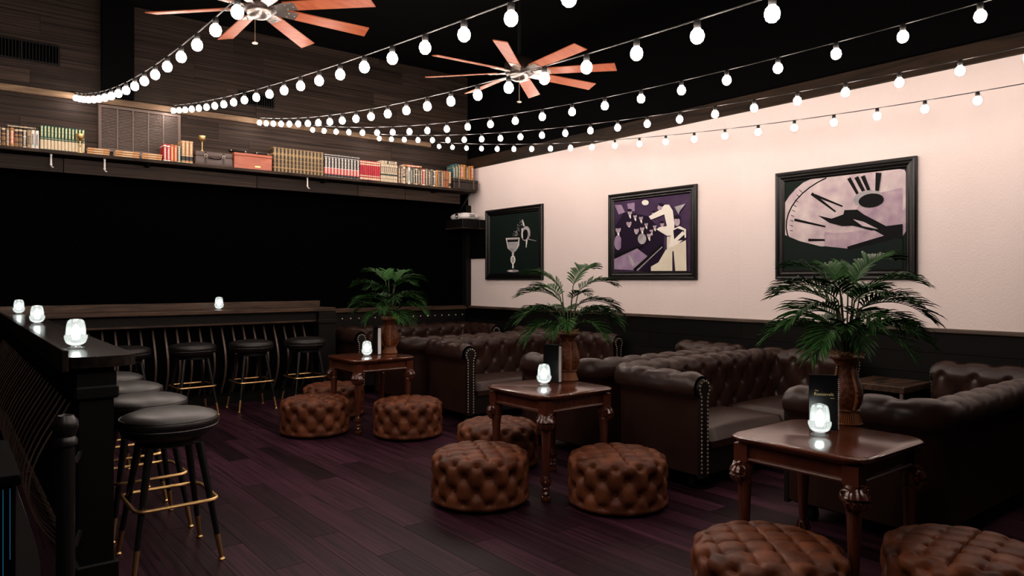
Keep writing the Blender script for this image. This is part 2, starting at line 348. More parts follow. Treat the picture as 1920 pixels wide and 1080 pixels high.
def book_mesh(mt):
    m=MB(); sp=[(-.5,.0),(-.46,-.02),(-.25,-.045),(0,-.052),(.25,-.045),(.46,-.02),(.5,0.)]   # rounded spine
    n=len(sp); vs=[(x,y,z) for z in (0,1) for x,y in sp]+[(-.5,.95,0),(.5,.95,0),(-.5,.95,1),(.5,.95,1)]
    fs=[(i,i+1,n+i+1,n+i) for i in range(n-1)]+[(2*n,0,n,2*n+2),(n-1,2*n+1,2*n+3,2*n-1)]
    m.add(vs,fs); m.slot=1
    m.add([(-.44,0.,.02),(.44,0.,.02),(.44,.92,.02),(-.44,.92,.02),(-.44,0.,.985),(.44,0.,.985),(.44,.92,.985),(-.44,.92,.985)],[(0,3,2,1),(4,5,6,7),(2,3,7,6)])
    m.slot=0; m.add([(-.5,0,0),(-.44,0,0),(-.44,.95,0),(-.5,.95,0),(-.5,0,1),(-.44,0,1),(-.44,.95,1),(-.5,.95,1)],[(0,3,2,1),(4,5,6,7),(1,2,6,5)])
    m.add([(.44,0,0),(.5,0,0),(.5,.95,0),(.44,.95,0),(.44,0,1),(.5,0,1),(.5,.95,1),(.44,.95,1)],[(0,3,2,1),(4,5,6,7),(0,4,7,3)])
    m.add(vs[:n],[tuple(range(n-1,-1,-1))]); m.add(vs[n:2*n],[tuple(range(n))])
    return m.mesh('book',[mt,M['paper']],True,50)
BMESH={k:book_mesh(v) for k,v in BM.items()}
BY=8.89
def stand(px0,px1,pytop,keys,label,group=None,z0=SHZ,jit=.0,lean=0,depth=.17,by=BY):
    """upright books filling the photo columns px0..px1 on the shelf; top given at the row's left end"""
    x0,_=on_y(px0,300,by); x1,_=on_y(px1,300,by); _,zt=on_y(px0,pytop,by); n=len(keys); wd=(x1-x0)/n; top=0
    for i,k in enumerate(keys):
        h=zt-z0-(random.random()*jit); top=max(top,z0+h+.001)
        lb=label[k] if isinstance(label,dict) else label
        o=link('book',BMESH[k],None,(x0+wd*(i+.5),by,z0+.0005),(0,lean,0),(wd-.0012,depth,h))
        tag(o,lb,'book',group or 'books on the wall shelf: '+lb)
    return top
def flat(px0,px1,z0,n,key,label,th=.024,by=BY-.03,depth=.15):
    x0,_=on_y(px0,290,by); x1,_=on_y(px1,290,by)
    for k in range(n):
        o=link('book',BMESH[key],None,(x0+.003*((k*7)%3),by,z0+th*(k+.5)+.0006*k+.0005),(0,PI/2,0),(th,depth,x1-x0-.006))
        tag(o,label,'book','books on the wall shelf: '+label)
mixA={'browngold':'brown book with broad gold bands in the row next to the green and cream set','brownframe':'dark brown book with thin gold frames next to the green and cream set','orange':'orange gilt book standing among brown books beside the green and cream set',
 'blackwhite':'black book with white ornament next to the green and cream set','tanframe':'tan book with black framed panels beside the green and cream set','whiteprint':'white book with dark print touching the green and cream set'}
tp=stand(-30,73,234,['brownframe','browngold','browngold','brownframe','browngold','brownframe','orange','browngold','browngold','blackwhite','tanframe','whiteprint','whiteprint'],mixA,jit=.006)
flat(9,72,tp,1,'black','dark book lying flat on top of the brown and orange row',.03,BY-.01)
stand(75,159,234,['green']*13,'green and cream volume of the matching set behind the brass goblet',jit=.004)
flat(163,206,SHZ,3,'stack','tan book lying in the flat stack beside the green and cream set')
flat(215,262,SHZ,3,'stack','tan book lying in the middle one of three flat stacks')
flat(266,304,SHZ,3,'stack','tan book lying in the flat stack beside the small red books')
stand(306,339,269,['red','red','redorange','redorange','greenwhite'],{'red':'red book with white print beside the flat stacks','redorange':'red-orange book with gold print next to the small green book','greenwhite':'thin green book with white print at the end of the small red row'},jit=.008)
stand(340,362,263,['tan']*3,'tan book with a black band beside the grey suitcase')
stand(512,607,275,['gilt']*14,'dark gilt-studded volume of the large set beside the red box',jit=.0)
stand(608,674,288,['bwr']*11,'black volume with white title and red label in the matching set')
stand(675,713,300,['redset']*10,'slim crimson volume with cream bands in the matching set')
tp=stand(714,745,307,['cream']*8,'cream volume with dark bands in the matching set')
flat(714,744,tp,2,'cream','cream book lying on top of the cream matching set',.022,BY-.01)
mixB={'brownframe':'brown gold-framed book in the mixed row between cream set and carved chest','blackwhite':'black book with white ornament in the mixed row near the carved chest','teal':'dark teal book with gold lines in the mixed row near the carved chest','green2':'bottle green book with gold lines in the mixed row near the carved chest','black':'black book with gold lines in the mixed row near the carved chest',
 'red':'bright red book in the mixed row near the carved chest','grey':'grey book with black bands in the mixed row near the carved chest','amber':'amber yellow book in the mixed row near the carved chest','rust':'rust brown book in the mixed row beside the carved chest','cream':'cream book with dark bands in the mixed row near the carved chest','tan':'tan book with black band in the mixed row near the carved chest','whiteprint':'white book with dark print in the mixed row near the carved chest'}
tp=stand(746,792,311,['brownframe','brownframe','cream','black','whiteprint','teal','green2','blackwhite','black','brownframe'],mixB,jit=.006)
flat(757,791,tp,1,'orange','orange book lying flat on top of the mixed row',.03,BY-.01)
stand(792,846,315,['red','green2','black','grey','blackwhite','amber','grey','brownframe','rust','rust','tan'],mixB,jit=.012)
# goblets, cases and boxes between the books
def goblet(px,pyb,h,z0,label,y):
    x,_=on_y(px,pyb,y); t=thing('brass_goblet',label,'goblet',(x,y,z0+.0005))
    MB().lathe([(.0,.0),(.032,.0),(.032,.004),(.012,.010),(.006,.02),(.005,h*.35),(.008,h*.37),(.005,h*.4),(.006,h*.62)],16).obj('stem',M['brass'],t)
    MB().lathe([(.006,h*.62),(.022,h*.68),(.036,h*.80),(.040,h),(.037,h),(.033,h*.82),(.018,h*.70),(.0,h*.68)],16).obj('cup',M['brass'],t)
goblet(150,285,.20,SHZ,'brass goblet on the shelf before the green and cream books',8.83)
x0,_=on_y(366,300,8.87); x1,_=on_y(437,300,8.87)
t=thing('suitcase','small grey cloth suitcase with leather handle on the shelf','suitcase',((x0+x1)/2,8.96,SHZ)); hw=(x1-x0)/2-.003
MB().box(-hw,hw,-.10,.10,.0005,.105,bev=.008).obj('case_body',M['case'],t); MB().box(-hw,hw,-.10,.10,.108,.165,bev=.008).obj('case_lid',M['case'],t)
for sx in (-1,1):
    m=MB().box(sx*hw*.48-.010,sx*hw*.48+.010,-.106,-.0995,.03,.16); m.obj('strap',M['leatherdk'],t,False)
    m=MB().tube([(sx*hw*.48+.014*math.cos(a),-.110,.115+.018*math.sin(a)) for a in [2*PI*k/12 for k in range(12)]],.003,5,True); m.obj('buckle',M['nail'],t)
m=MB().tube([(-.07,-.102,.09),(-.06,-.125,.088),(-.03,-.13,.082),(.03,-.13,.082),(.06,-.125,.088),(.07,-.102,.09)],.008,6); m.obj('handle',M['leatherdk'],t)
goblet(379,281,.185,SHZ+.1655,'brass goblet standing on the grey suitcase',8.92)
x0,_=on_y(438,300,8.85); x1,_=on_y(510,300,8.85); hw=(x1-x0)/2-.003
t=thing('cedar_box','red-brown wooden box with small brass plate on the shelf','box',((x0+x1)/2,8.95,SHZ))
m=MB().box(-hw,hw,-.11,.11,.0005,.155,bev=.004); m.obj('box_body',M['redbox'],t,False); MB().box(-hw-.003,hw+.003,-.114,.114,.157,.190,bev=.004).obj('lid',M['redbox'],t,False)
MB().box(.02,.085,-.113,-.1095,.03,.048).obj('name_plate',M['brass'],t,False)
for cx,lab,s in ((-hw*.72,'black oblong dish with pale knobs hanging over the red box edge',1.0),(hw*.55,'low black dish with brass trim lying on the red box',.82)):
    q=thing('black_dish',lab,'dish',((x0+x1)/2+cx,8.93,SHZ+.1905))
    MB().lathe([(.05,0.),(.085,.006),(.105,.022),(.108,.034),(.100,.038),(.082,.022),(.0,.012)],20,sx=s,sy=s*.55).obj('bowl',M['ironblack'],q)
    for a in (-.085,.085): MB().ball((a*s,-.045*s,.026),.009,8,5).obj('knob',M['nail'],q)
x0,_=on_y(850,345,8.84); x1,_=on_y(896,345,8.84); x1=min(x1,WX-.02)
t=thing('carved_chest','dark carved chest with iron bands at the end of the shelf','chest',((x0+x1)/2,8.98,SHZ)); hw=(x1-x0)/2-.004
MB().box(-hw,hw,-.15,.15,.0005,.105,bev=.006).obj('chest_body',M['chest'],t,False); MB().box(-hw-.004,hw+.002,-.155,.155,.107,.15,bev=.006).obj('lid',M['chest'],t,False)
for sx in (-.6,.6): MB().box(sx*hw-.012,sx*hw+.012,-.159,-.1555,.02,.145).obj('band',M['slat'],t,False)
mixC={'teal':'dark teal book standing on top of the carved chest','amber':'amber book standing on top of the carved chest','black':'black book standing on top of the carved chest','orange':'orange gilt book standing on top of the carved chest','green2':'bottle green book standing on top of the carved chest'}
stand(849,888,306,['teal','teal','green2','orange','amber','black','amber','orange'],mixC,z0=SHZ+.1505,jit=.03,by=8.90)
# projector on its wall bracket
t=thing('projector_bracket','black box shelf fixed to the pale wall under the projector','shelf',(WX,8.915,1.78))
MB().box(-.42,-.11,-.19,.26,.45,.575,bev=.006).box(-.109,-.004,-.19,.17,.45,.575,bev=.006).obj('shelf_box',M['ebony'],t,False); MB().box(-.43,-.11,-.195,.265,.435,.449).box(-.109,-.004,-.195,.17,.435,.449).obj('shelf_edge',M['counter'],t,False)
MB().box(-.03,-.004,-.19,.17,0,.434).obj('back_plate',M['black'],t,False)
t=thing('projector','white projector on the black wall bracket below the shelf','projector',(WX-.24,8.93,2.3555))
m=MB()
prof=[(.0,.0),(.11,0),(.135,.02),(.14,.05),(.125,.08),(.09,.098),(.0,.102)]
def sq(r,z,a): return r*(abs(math.cos(a))**5+abs(math.sin(a))**5)**(-.2)
m.lathe(prof,32,mod=sq,sx=1.15,sy=1.45); m.obj('housing',M['white'],t,ang=60)
MB().lathe([(.0,0),(.034,0),(.036,.012),(.028,.014),(.024,.006),(0,.006)],20,mtx=Matrix.Translation((-.152,-.02,.052))@Matrix.Rotation(-PI/2,4,'Y')).obj('lens',M['ironblack'],t)
m=MB()
for r in range(3):
    for c in range(4): m.box(-.05+c*.026,-.03+c*.026,-.207,-.1995,.03+r*.016,.038+r*.016)
m.obj('vent_slots',M['ironblack'],t,False)
tag(MB().tube([(WX-.03,9.03,2.60),(WX-.03,9.02,2.52),(WX-.06,8.99,2.46),(WX-.10,8.96,2.42)],.006,6).obj('projector_cable',M['white']),'white cable running down to the projector','cable')
# ------------------------------------------------------------------ bar rail along the side and counter along the back
def bombe(n=18,h0=.10,h1=.93,out=.20):
    """side profile of a bulging slat: list of (outward, z)"""
    P=[]
    for k in range(n):
        t_=k/(n-1); z=h0+(h1-h0)*t_
        P.append((out*(math.sin(PI*t_**.85)**1.3)*.9+.05*t_*(1-t_),z))
    return P
def slat_mesh(axis):
    m=MB(); P=bombe(); hw,dp=(.0075,.006) if axis=='x' else (.0095,.020)
    vs=[]; 
    for o_,z in P:
        for a,b in ((-hw,0),(hw,0),(hw,-dp),(-hw,-dp)):
            vs.append((-(o_+b),a,z) if axis=='x' else (a,-(o_+b),z))
    fs=[]
    for k in range(len(P)-1):
        for i in range(4): j=(i+1)%4; fs.append((k*4+i,k*4+j,k*4+4+j,k*4+4+i))
    m.add(vs,fs); return m.mesh('slat',M['slat'],True,60)
RX0,RX1=.44,.715
t=thing('bar_rail','dark drink rail with bulging slatted side and end post','bar',(0,0,0))
# rail top with a rounded end
out=[(RX0,8.58),(RX0,3.80)]+[(RX0+.1375+.1375*math.cos(a),3.80+.06*math.sin(a)) for a in [PI+PI*k/12 for k in range(1,12)]]+[(RX1,3.80),(RX1,8.58)]
MB().prism(out,1.05,1.10,lambda a,b,d:(a,b,d)).obj('rail_top',M['railtop'],t,True,30)
MB().box(RX0-.028,RX0-.001,3.76,9.1,1.035,1.135,bev=.004).obj('back_lip',M['railtop'],t,False)
m=MB().box(.485,.625,3.80,3.94,.0,1.049); m.box(.465,.645,3.78,3.96,.90,.96,bev=.008); m.box(.475,.635,3.79,3.95,.96,1.02); m.box(.465,.645,3.78,3.96,.0,.14,bev=.008); m.obj('end_post',M['ebony'],t,False)
MB().box(.50,.54,3.94,8.9,.0,1.049).obj('knee_wall',M['black'],t,False)
MB().tube([(.49,3.96+k*.2,.97) for k in range(25)],.014,6).obj('top_bar',M['slat'],t); MB().tube([(.49,3.96+k*.2,.09) for k in range(25)],.014,6).obj('bottom_bar',M['slat'],t)
sm=slat_mesh('x')
for k in range(33): link('slat',sm,t,(.495,3.99+k*.148,0))
t=thing('back_counter','long dark counter with wavy slats along the back wall','bar',(0,0,0))
MB().box(RX0,3.93,8.59,9.08,1.055,1.10,bev=.006).obj('counter_top',M['counter'],t,False)
MB().box(RX0,3.93,9.082,9.13,1.055,1.175,bev=.006).obj('back_board',M['counter'],t,False)
MB().box(RX0+.3,3.70,8.66,8.70,.93,1.054).obj('apron',M['ebony'],t,False); MB().box(RX0+.3,3.70,8.645,8.659,.925,.945).obj('apron_bead',M['counter'],t,False)
MB().box(RX0+.3,3.70,8.86,8.90,.0,.93).obj('knee_wall',M['black'],t,False)
MB().box(RX0+.3,3.70,8.62,8.86,.0,.10).obj('plinth',M['ebony'],t,False)
m=MB().box(3.705,3.93,8.60,9.08,.0,1.054); m.box(3.69,3.945,8.585,9.08,.90,.95,bev=.006); m.box(3.69,3.945,8.585,9.08,.0,.12,bev=.006); m.obj('pilaster',M['ebony'],t,False)
sm2=slat_mesh('y')
for k in range(23): link('slat',sm2,t,(.84+k*.125,8.855,0))
MB().tube([(.80+k*.2,8.83,.935-.02) for k in range(15)],.012,6).obj('top_bar',M['slat'],t)
# black newel and low lit cabinet at the near end of the rail
t=thing('newel_post','black round-topped newel post joined to the rail end post','post',(.405,3.57,0))
MB().lathe([(.055,0),(.055,.10),(.04,.12),(.036,.16),(.036,.74),(.046,.75),(.046,.77),(.036,.785),(.05,.82),(.048,.85),(.03,.875),(.0,.882)],20).obj('post',M['ironblack'],t)
for z in (.66,.30): MB().cone((.034,.01,z),(.083,.226,z),.010,.010,8).obj('cross_rail',M['ironblack'],t)
t=thing('low_cabinet','dark low cabinet with bulging glossy end and glowing slivers imitating blue light below its top','cabinet',(.03,2.86,0))
MB().box(-.62,.15,-.30,.30,.845,.875,bev=.006).obj('cabinet_top',M['black'],t,False)
m=MB(); P=[(.138+.062*math.sin(PI*(k/14)**.9)**1.2,.30+.54*k/14) for k in range(15)]
m.grid(np.array([[(x,y,z) for y in (-.27,-.2,-.1,0,.1,.2,.26)] for x,z in P])); m.grid(np.array([[(.138,-.27,z),(x,-.27,z)] for x,z in P])); m.obj('bulging_end',mat('dark_gloss',(.05,.048,.047),.4),t,True,50)
MB().box(-.60,.137,-.26,.26,.0,.844).obj('carcass',M['black'],t,False)
boxes('glow_streak',t,[(.123-k*.017,.1245-k*.017,-.266,-.2605,.62-.09*(k%3),.83) for k in range(14)],M['blue'])  # emissive slivers imitate streaks of blue light on the cabinet front
# ------------------------------------------------------------------ bar stools
def make_stool():
    t=thing('bar_stool','','stool',(0,0,0))
    c=MB().lathe([(.0,.628),(.15,.628),(.195,.640),(.226,.665),(.232,.682),(.2325,.690),(.236,.697),(.239,.715),(.236,.733),(.231,.738),(.218,.750),(.17,.766),(.09,.775),(.0,.777)],40); c.obj('seat',M['vinyl'],t)
    for z,r in ((.692,.2345),(.7365,.2335)): MB().tube([(r*math.cos(2*PI*k/40),r*math.sin(2*PI*k/40),z) for k in range(40)],.0042,5,True).obj('piping',M['vinyl'],t)
    MB().lathe([(.15,.60),(.16,.605),(.16,.627)],24).obj('swivel_plate',M['ironblack'],t)
    for sx in (-1,1):
        for sy in (-1,1):
            a=Vector((sx*.118,sy*.118,.606)); b=Vector((sx*.205,sy*.205,.012)); k=a.lerp(b,.80)
            L=MB().cone(k,a,.0135,.0205,12).obj('leg',M['ironblack'],t)
            MB().cone(b,k,.0105,.0142,12).lathe([(.017,-.012),(.018,-.006),(.010,.002)],12,c=tuple(b)).obj('ferrule',M['brass'],L)
    pts=[]; R=.196; r=.055
    for q in range(4):
        for k in range(6):
            a=q*PI/2+k*PI/10; cx=(R-r)*(1 if q in (0,3) else -1); cy=(R-r)*(1 if q in (0,1) else -1)
            pts.append((cx+r*math.cos(a),cy+r*math.sin(a),.315))
    MB().tube(pts,.0095,8,True).obj('foot_ring',M['brass'],t)
    return t
s0=make_stool(); ordn=['first','second','third','fourth']
for i in range(4):
    lb='black vinyl bar stool at the slatted side rail, %s from its end post'%ordn[i]; p=(.925,4.06+.615*i,0)
    if i==0: s0.location=p; s0['label']=lb; s0['group']='bar stools'
    else: dup(s0,p,.03*i,lb,'bar stools')
for i,x in enumerate((3.36,2.73,2.10,1.45)): dup(s0,(x,8.20,0),.02*i,'black vinyl bar stool at the back counter, %s from its pilaster'%ordn[i],'bar stools')
# ------------------------------------------------------------------ tufting
def tuft(u,v,a,b,A,D,sig,ex=.75):
    p=(u/a+v/b)/2; q=(u/a-v/b)/2
    s=np.sqrt(np.abs(np.sin(PI*p)*np.sin(PI*q)))
    fp=p-np.round(p); fq=q-np.round(q); du=(fp+fq)*a; dv=(fp-fq)*b
    return A*s**ex-D*np.exp(-(du**2+dv**2)/sig**2)
# ------------------------------------------------------------------ Chesterfield sofas (local: faces -Y, centred on its footprint)
SL,SD=2.36,.93
def make_sofa():
    t=thing('chesterfield_sofa','','sofa',(0,0,0)); c=.115; R=.17
    # path of the roll centre line
    A=(-SL/2+c,-SD/2+.03); yb=SD/2-c; xl=-SL/2+c; xr=-xl
    path=[]
    def seg(p,q,ds=.0155):
        n=max(2,int(math.dist(p,q)/ds)); 
        for k in range(n): path.append((p[0]+(q[0]-p[0])*k/n,p[1]+(q[1]-p[1])*k/n))
    seg(A,(xl,yb-R)); n=14
    for k in range(n): a=PI-PI/2*k/n; path.append((xl+R+R*math.cos(a),yb-R+R*math.sin(a)))
    seg((xl+R,yb),(xr-R,yb))
    for k in range(n): a=PI/2-PI/2*k/n; path.append((xr-R+R*math.cos(a),yb-R+R*math.sin(a)))
    seg((xr,yb-R),(xr,A[1])); path.append((xr,A[1]))
    P=np.array(path); T=np.gradient(P,axis=0); T/=np.linalg.norm(T,axis=1)[:,None]
    Nn=np.stack([T[:,1],-T[:,0]],1)                                # towards the inside of the sofa
    s=np.concatenate([[0],np.cumsum(np.linalg.norm(np.diff(P,axis=0),axis=1))]); s-=s[-1]/2
    prof=[(.075,.36+.02*k) for k in range(12)]
    for k in range(25): a=math.radians(-25+ (205+25)*k/24); prof.append((.092*math.cos(a)-.005,.705+.095*math.sin(a)))
    prof+=[(-.05,.64),(-.045,.58),(-.045,.45),(-.045,.3),(-.045,.12)]
    prof=np.array(prof); Tp=np.gradient(prof,axis=0); Tp/=np.linalg.norm(Tp,axis=1)[:,None]; Np=np.stack([Tp[:,1],-Tp[:,0]],1)
    tl=np.concatenate([[0],np.cumsum(np.linalg.norm(np.diff(prof,axis=0),axis=1))])
    S_,V=np.meshgrid(s,tl,indexing='ij'); fade=np.clip((tl[33]-V)/.10,0,1); fade=fade*fade*(3-2*fade)
    ends=np.clip((np.abs(s[0])-np.abs(S_))/.06,0,1)
    d=tuft(S_,V-.20,.114,.145,.017,.024,.028,.55)*fade*ends-.006*(1-ends)**2
    Nx=prof[:,0][None,:]+d*Np[:,0][None,:]; Z=prof[:,1][None,:]+d*Np[:,1][None,:]
    G=np.stack([P[:,0][:,None]+Nn[:,0][:,None]*Nx,P[:,1][:,None]+Nn[:,1][:,None]*Nx,Z],2)
    m=MB().grid(G); m.obj('back_and_arms',M['leather'],t,True,75)
    # buttons
    bt=MB()
    for i in range(-22,23):
        for j in range(-3,6):
            if (i+j)%2: continue
            u=i*.114; v=.20+j*.145
            if abs(u)>abs(s[0])-.08 or v<.05 or v>tl[30]: continue
            a=int(np.argmin(abs(s-u))); b=int(np.argmin(abs(tl-v))); bt.ball(G[a,b],.0095,7,4)
    stuff(bt.obj('tuft_buttons',M['leatherdk'],t))
    for sx in (-1,1):                                             # arm fronts with nail heads
        out=[(.045,.10),(.045,.60)]+[(.066*math.cos(a),.705+.070*math.sin(a)) for a in [math.radians(-48+276*k/22) for k in range(23)]]+[(-.045,.60),(-.045,.10)]
        y=A[1]; q=MB().prism(out,0,.026,lambda a,b,d:(sx*(SL/2-c)-sx*a,y+.004-d,b)).obj('arm_front',M['leatherdk'],t,True,40)
        nl=MB(); line=[]
        ins=[(.033,.13),(.033,.61)]+[(.054*math.cos(a),.705+.057*math.sin(a)) for a in [math.radians(-48+276*k/22) for k in range(23)]]+[(-.033,.61),(-.033,.13)]
        acc=0
        for p,r in zip(ins,ins[1:]):
            L=math.dist(p,r)
            while acc<L: line.append((p[0]+(r[0]-p[0])*acc/L,p[1]+(r[1]-p[1])*acc/L)); acc+=.027
            acc-=L
        for a,b in line: nl.ball((sx*(SL/2-c)-sx*a,y-.0225,b),.0085,7,4,(1,.7,1))
        stuff(nl.obj('nailheads',M['nail'],q))
    iw=SL/2-c-.085
    for k in (-1,1):
        x0,x1=(-iw,-.004) if k<0 else (.004,iw); gx=np.linspace(0,1,21); gy=np.linspace(0,1,15); X,Y=np.meshgrid(gx,gy,indexing='ij')
        e=np.clip(np.minimum(np.minimum(X,1-X)*12,np.minimum(Y,1-Y)*8),0,1); Zt=.335+.075*np.sqrt(1-(1-e)**2)+.028*np.sin(PI*X)*np.sin(PI*Y)
        xx=x0+(x1-x0)*X; yy=-SD/2+.01+.62*Y
        m=MB().grid(np.stack([xx,yy,Zt],2)); m.box(x0+.004,x1-.004,-SD/2+.014,.14,.285,.336); m.obj('seat_cushion',M['leather'],t,True,50)
    MB().box(-SL/2+c-.01,SL/2-c+.01,-SD/2+.035,SD/2-c-.06,.10,.284,bev=.01).obj('base_frame',M['leatherdk'],t,False)
    for sx in (-1,1):
        for sy in (-1,1): MB().lathe([(.022,0),(.034,.012),(.04,.04),(.034,.07),(.03,.099)],14,c=(sx*(SL/2-.16),sy*(SD/2-.14),0)).obj('foot',M['ebony'],t)
    return t
sf=make_sofa(); sxc=5.13
sofas=[(8.735,0,'brown leather Chesterfield sofa set against the back wall'),(7.84-.5,PI,'brown leather Chesterfield sofa facing the one against the back wall'),
 (6.30,0,'brown leather Chesterfield sofa, third from the back wall, beside the goblet picture'),(4.475,PI,'brown leather Chesterfield sofa, fourth from the back wall, turned toward the third'),
 (3.475,0,'brown leather Chesterfield sofa, fifth from the back wall, backed against the fourth'),(1.945,PI,'brown leather Chesterfield sofa farthest from the back wall, facing the fifth')]
for i,(y,r,lb) in enumerate(sofas):
    if i==0: sf.location=(sxc+.06,y-.02,0); sf['label']=lb; sf['group']='leather sofas along the pale wall'
    else: dup(sf,(sxc+(.04 if i<3 else 0),y,0),r,lb,'leather sofas along the pale wall')
# end table by the wall between the two nearest sofas
t=thing('end_table','low dark wooden side table against the wall between two sofas','table',(6.10,2.71,0))
MB().box(-.27,.26,-.24,.24,.565,.615,bev=.005).obj('tabletop',M['counter'],t,False)
for sx in (-1,1):
    for sy in (-1,1): MB().box(sx*.24-.012,sx*.24+.012,sy*.21-.012,sy*.21+.012,0,.564).obj('leg',M['chrome'] if sx<0 else M['ebony'],t,False)
# ------------------------------------------------------------------ tufted ottomans
def make_ottoman():
    t=thing('tufted_ottoman','','ottoman',(0,0,0)); R=.325; H=.335; rc=.055
    th=np.linspace(0,2*PI,168,endpoint=False); pr=[]
    for r in np.linspace(.004,R-rc,30): pr.append((r,H,0,1))
    for a in np.linspace(0,PI/2,9)[1:]: pr.append((R-rc+rc*math.sin(a),H-rc+rc*math.cos(a),math.sin(a),math.cos(a)))
    for z in np.linspace(H-rc,.035,24)[1:]: pr.append((R,z,1,0))
    pr.append((R-.02,.02,1,0)); pr=np.array(pr)
    r,z,nr,nz=[pr[:,k][:,None] for k in range(4)]; TH=th[None,:]
    X=r*np.cos(TH); Y=r*np.sin(TH)
    na=12; au=2*PI*R/(2*na)                                   # half spacing of buttons round the side
    top=tuft(X,Y,.078,.078,.020,.020,.016,.45)
    v=(H-rc*.4-z)/.088
    side=tuft(TH*R+0*z,(v)*.088+0*TH,au,.088,.016,.034,.030,.5)
    fold=.0028*np.cos(TH*na*7+np.sin(z*60)*1.5)*np.clip(nr,0,1)
    wt=np.clip((r-(R-rc-.02))/.05,0,1)*np.clip(nr*1.3,0,1)
    d=top*(1-wt)*np.clip((R-.012-r)/.05,.25,1)+(side+fold)*wt-.02
    d=d*np.clip((z-.02)/.05,0,1)
    dome=.014*(1-(r/R)**2)*(nz>.9)
    P=np.stack([(r+d*nr)*np.cos(TH),(r+d*nr)*np.sin(TH),z+d*nz+dome],2)
    m=MB().grid(P,True); m.obj('tufted_cover',M['brown'],t,True,80)
    bt=MB()
    for i in range(-4,5):
        for j in range(-4,5):
            if (i+j)%2 or math.hypot(i*.078,j*.078)>R-.06: continue
            bt.ball((i*.078,j*.078,H-.034+.012*(1-(i*i+j*j)*.006/R**2)),.009,7,4)
    for j in (1,2,3):
        for i in range(2*na):
            if (i+j)%2: continue
            a=i*PI/na; bt.ball(((R-.045)*math.cos(a),(R-.045)*math.sin(a),H-rc*.4-j*.088),.010,7,4)
    stuff(bt.obj('tuft_buttons',M['brown'],t))
    MB().lathe([(R-.06,0),(R-.05,.03)],32).obj('base',M['leatherdk'],t)
    return t
TABS=[(3.32,1.765),(3.355,3.81),(3.32,6.45)]
ot=make_ottoman()
onames=['the lettered menu','the wine-glass picture','the back counter']
OT=[(2.755,1.72,'round tufted brown leather ottoman on the aisle side of the table with the lettered menu',.1),(3.37,1.18,'round tufted brown leather ottoman at the lettered menu table, away from other tables',.9),
 (2.765,3.83,'round tufted brown leather ottoman on the aisle side of the middle table',.35),(3.42,3.22,'round tufted brown leather ottoman between the middle table and the lettered menu table',.2),
 (3.42,4.50,'round tufted brown leather ottoman at the middle table, on the side of the back counter',.6),
 (2.76,6.49,'round tufted brown leather ottoman on the aisle side of the table nearest the back counter',.8),(3.40,5.86,'round tufted brown leather ottoman between the middle table and the table nearest the back counter',.15),
 (3.27,7.20,'round tufted brown leather ottoman between the back counter stools and the nearest table',.45)]
for i,(x,y,lb,rz) in enumerate(OT):
    if i==0: ot.location=(x,y,0); ot.rotation_euler=(0,0,rz); ot['label']=lb; ot['group']='tufted ottomans round the tables'
    else: dup(ot,(x,y,0),rz,lb,'tufted ottomans round the tables')
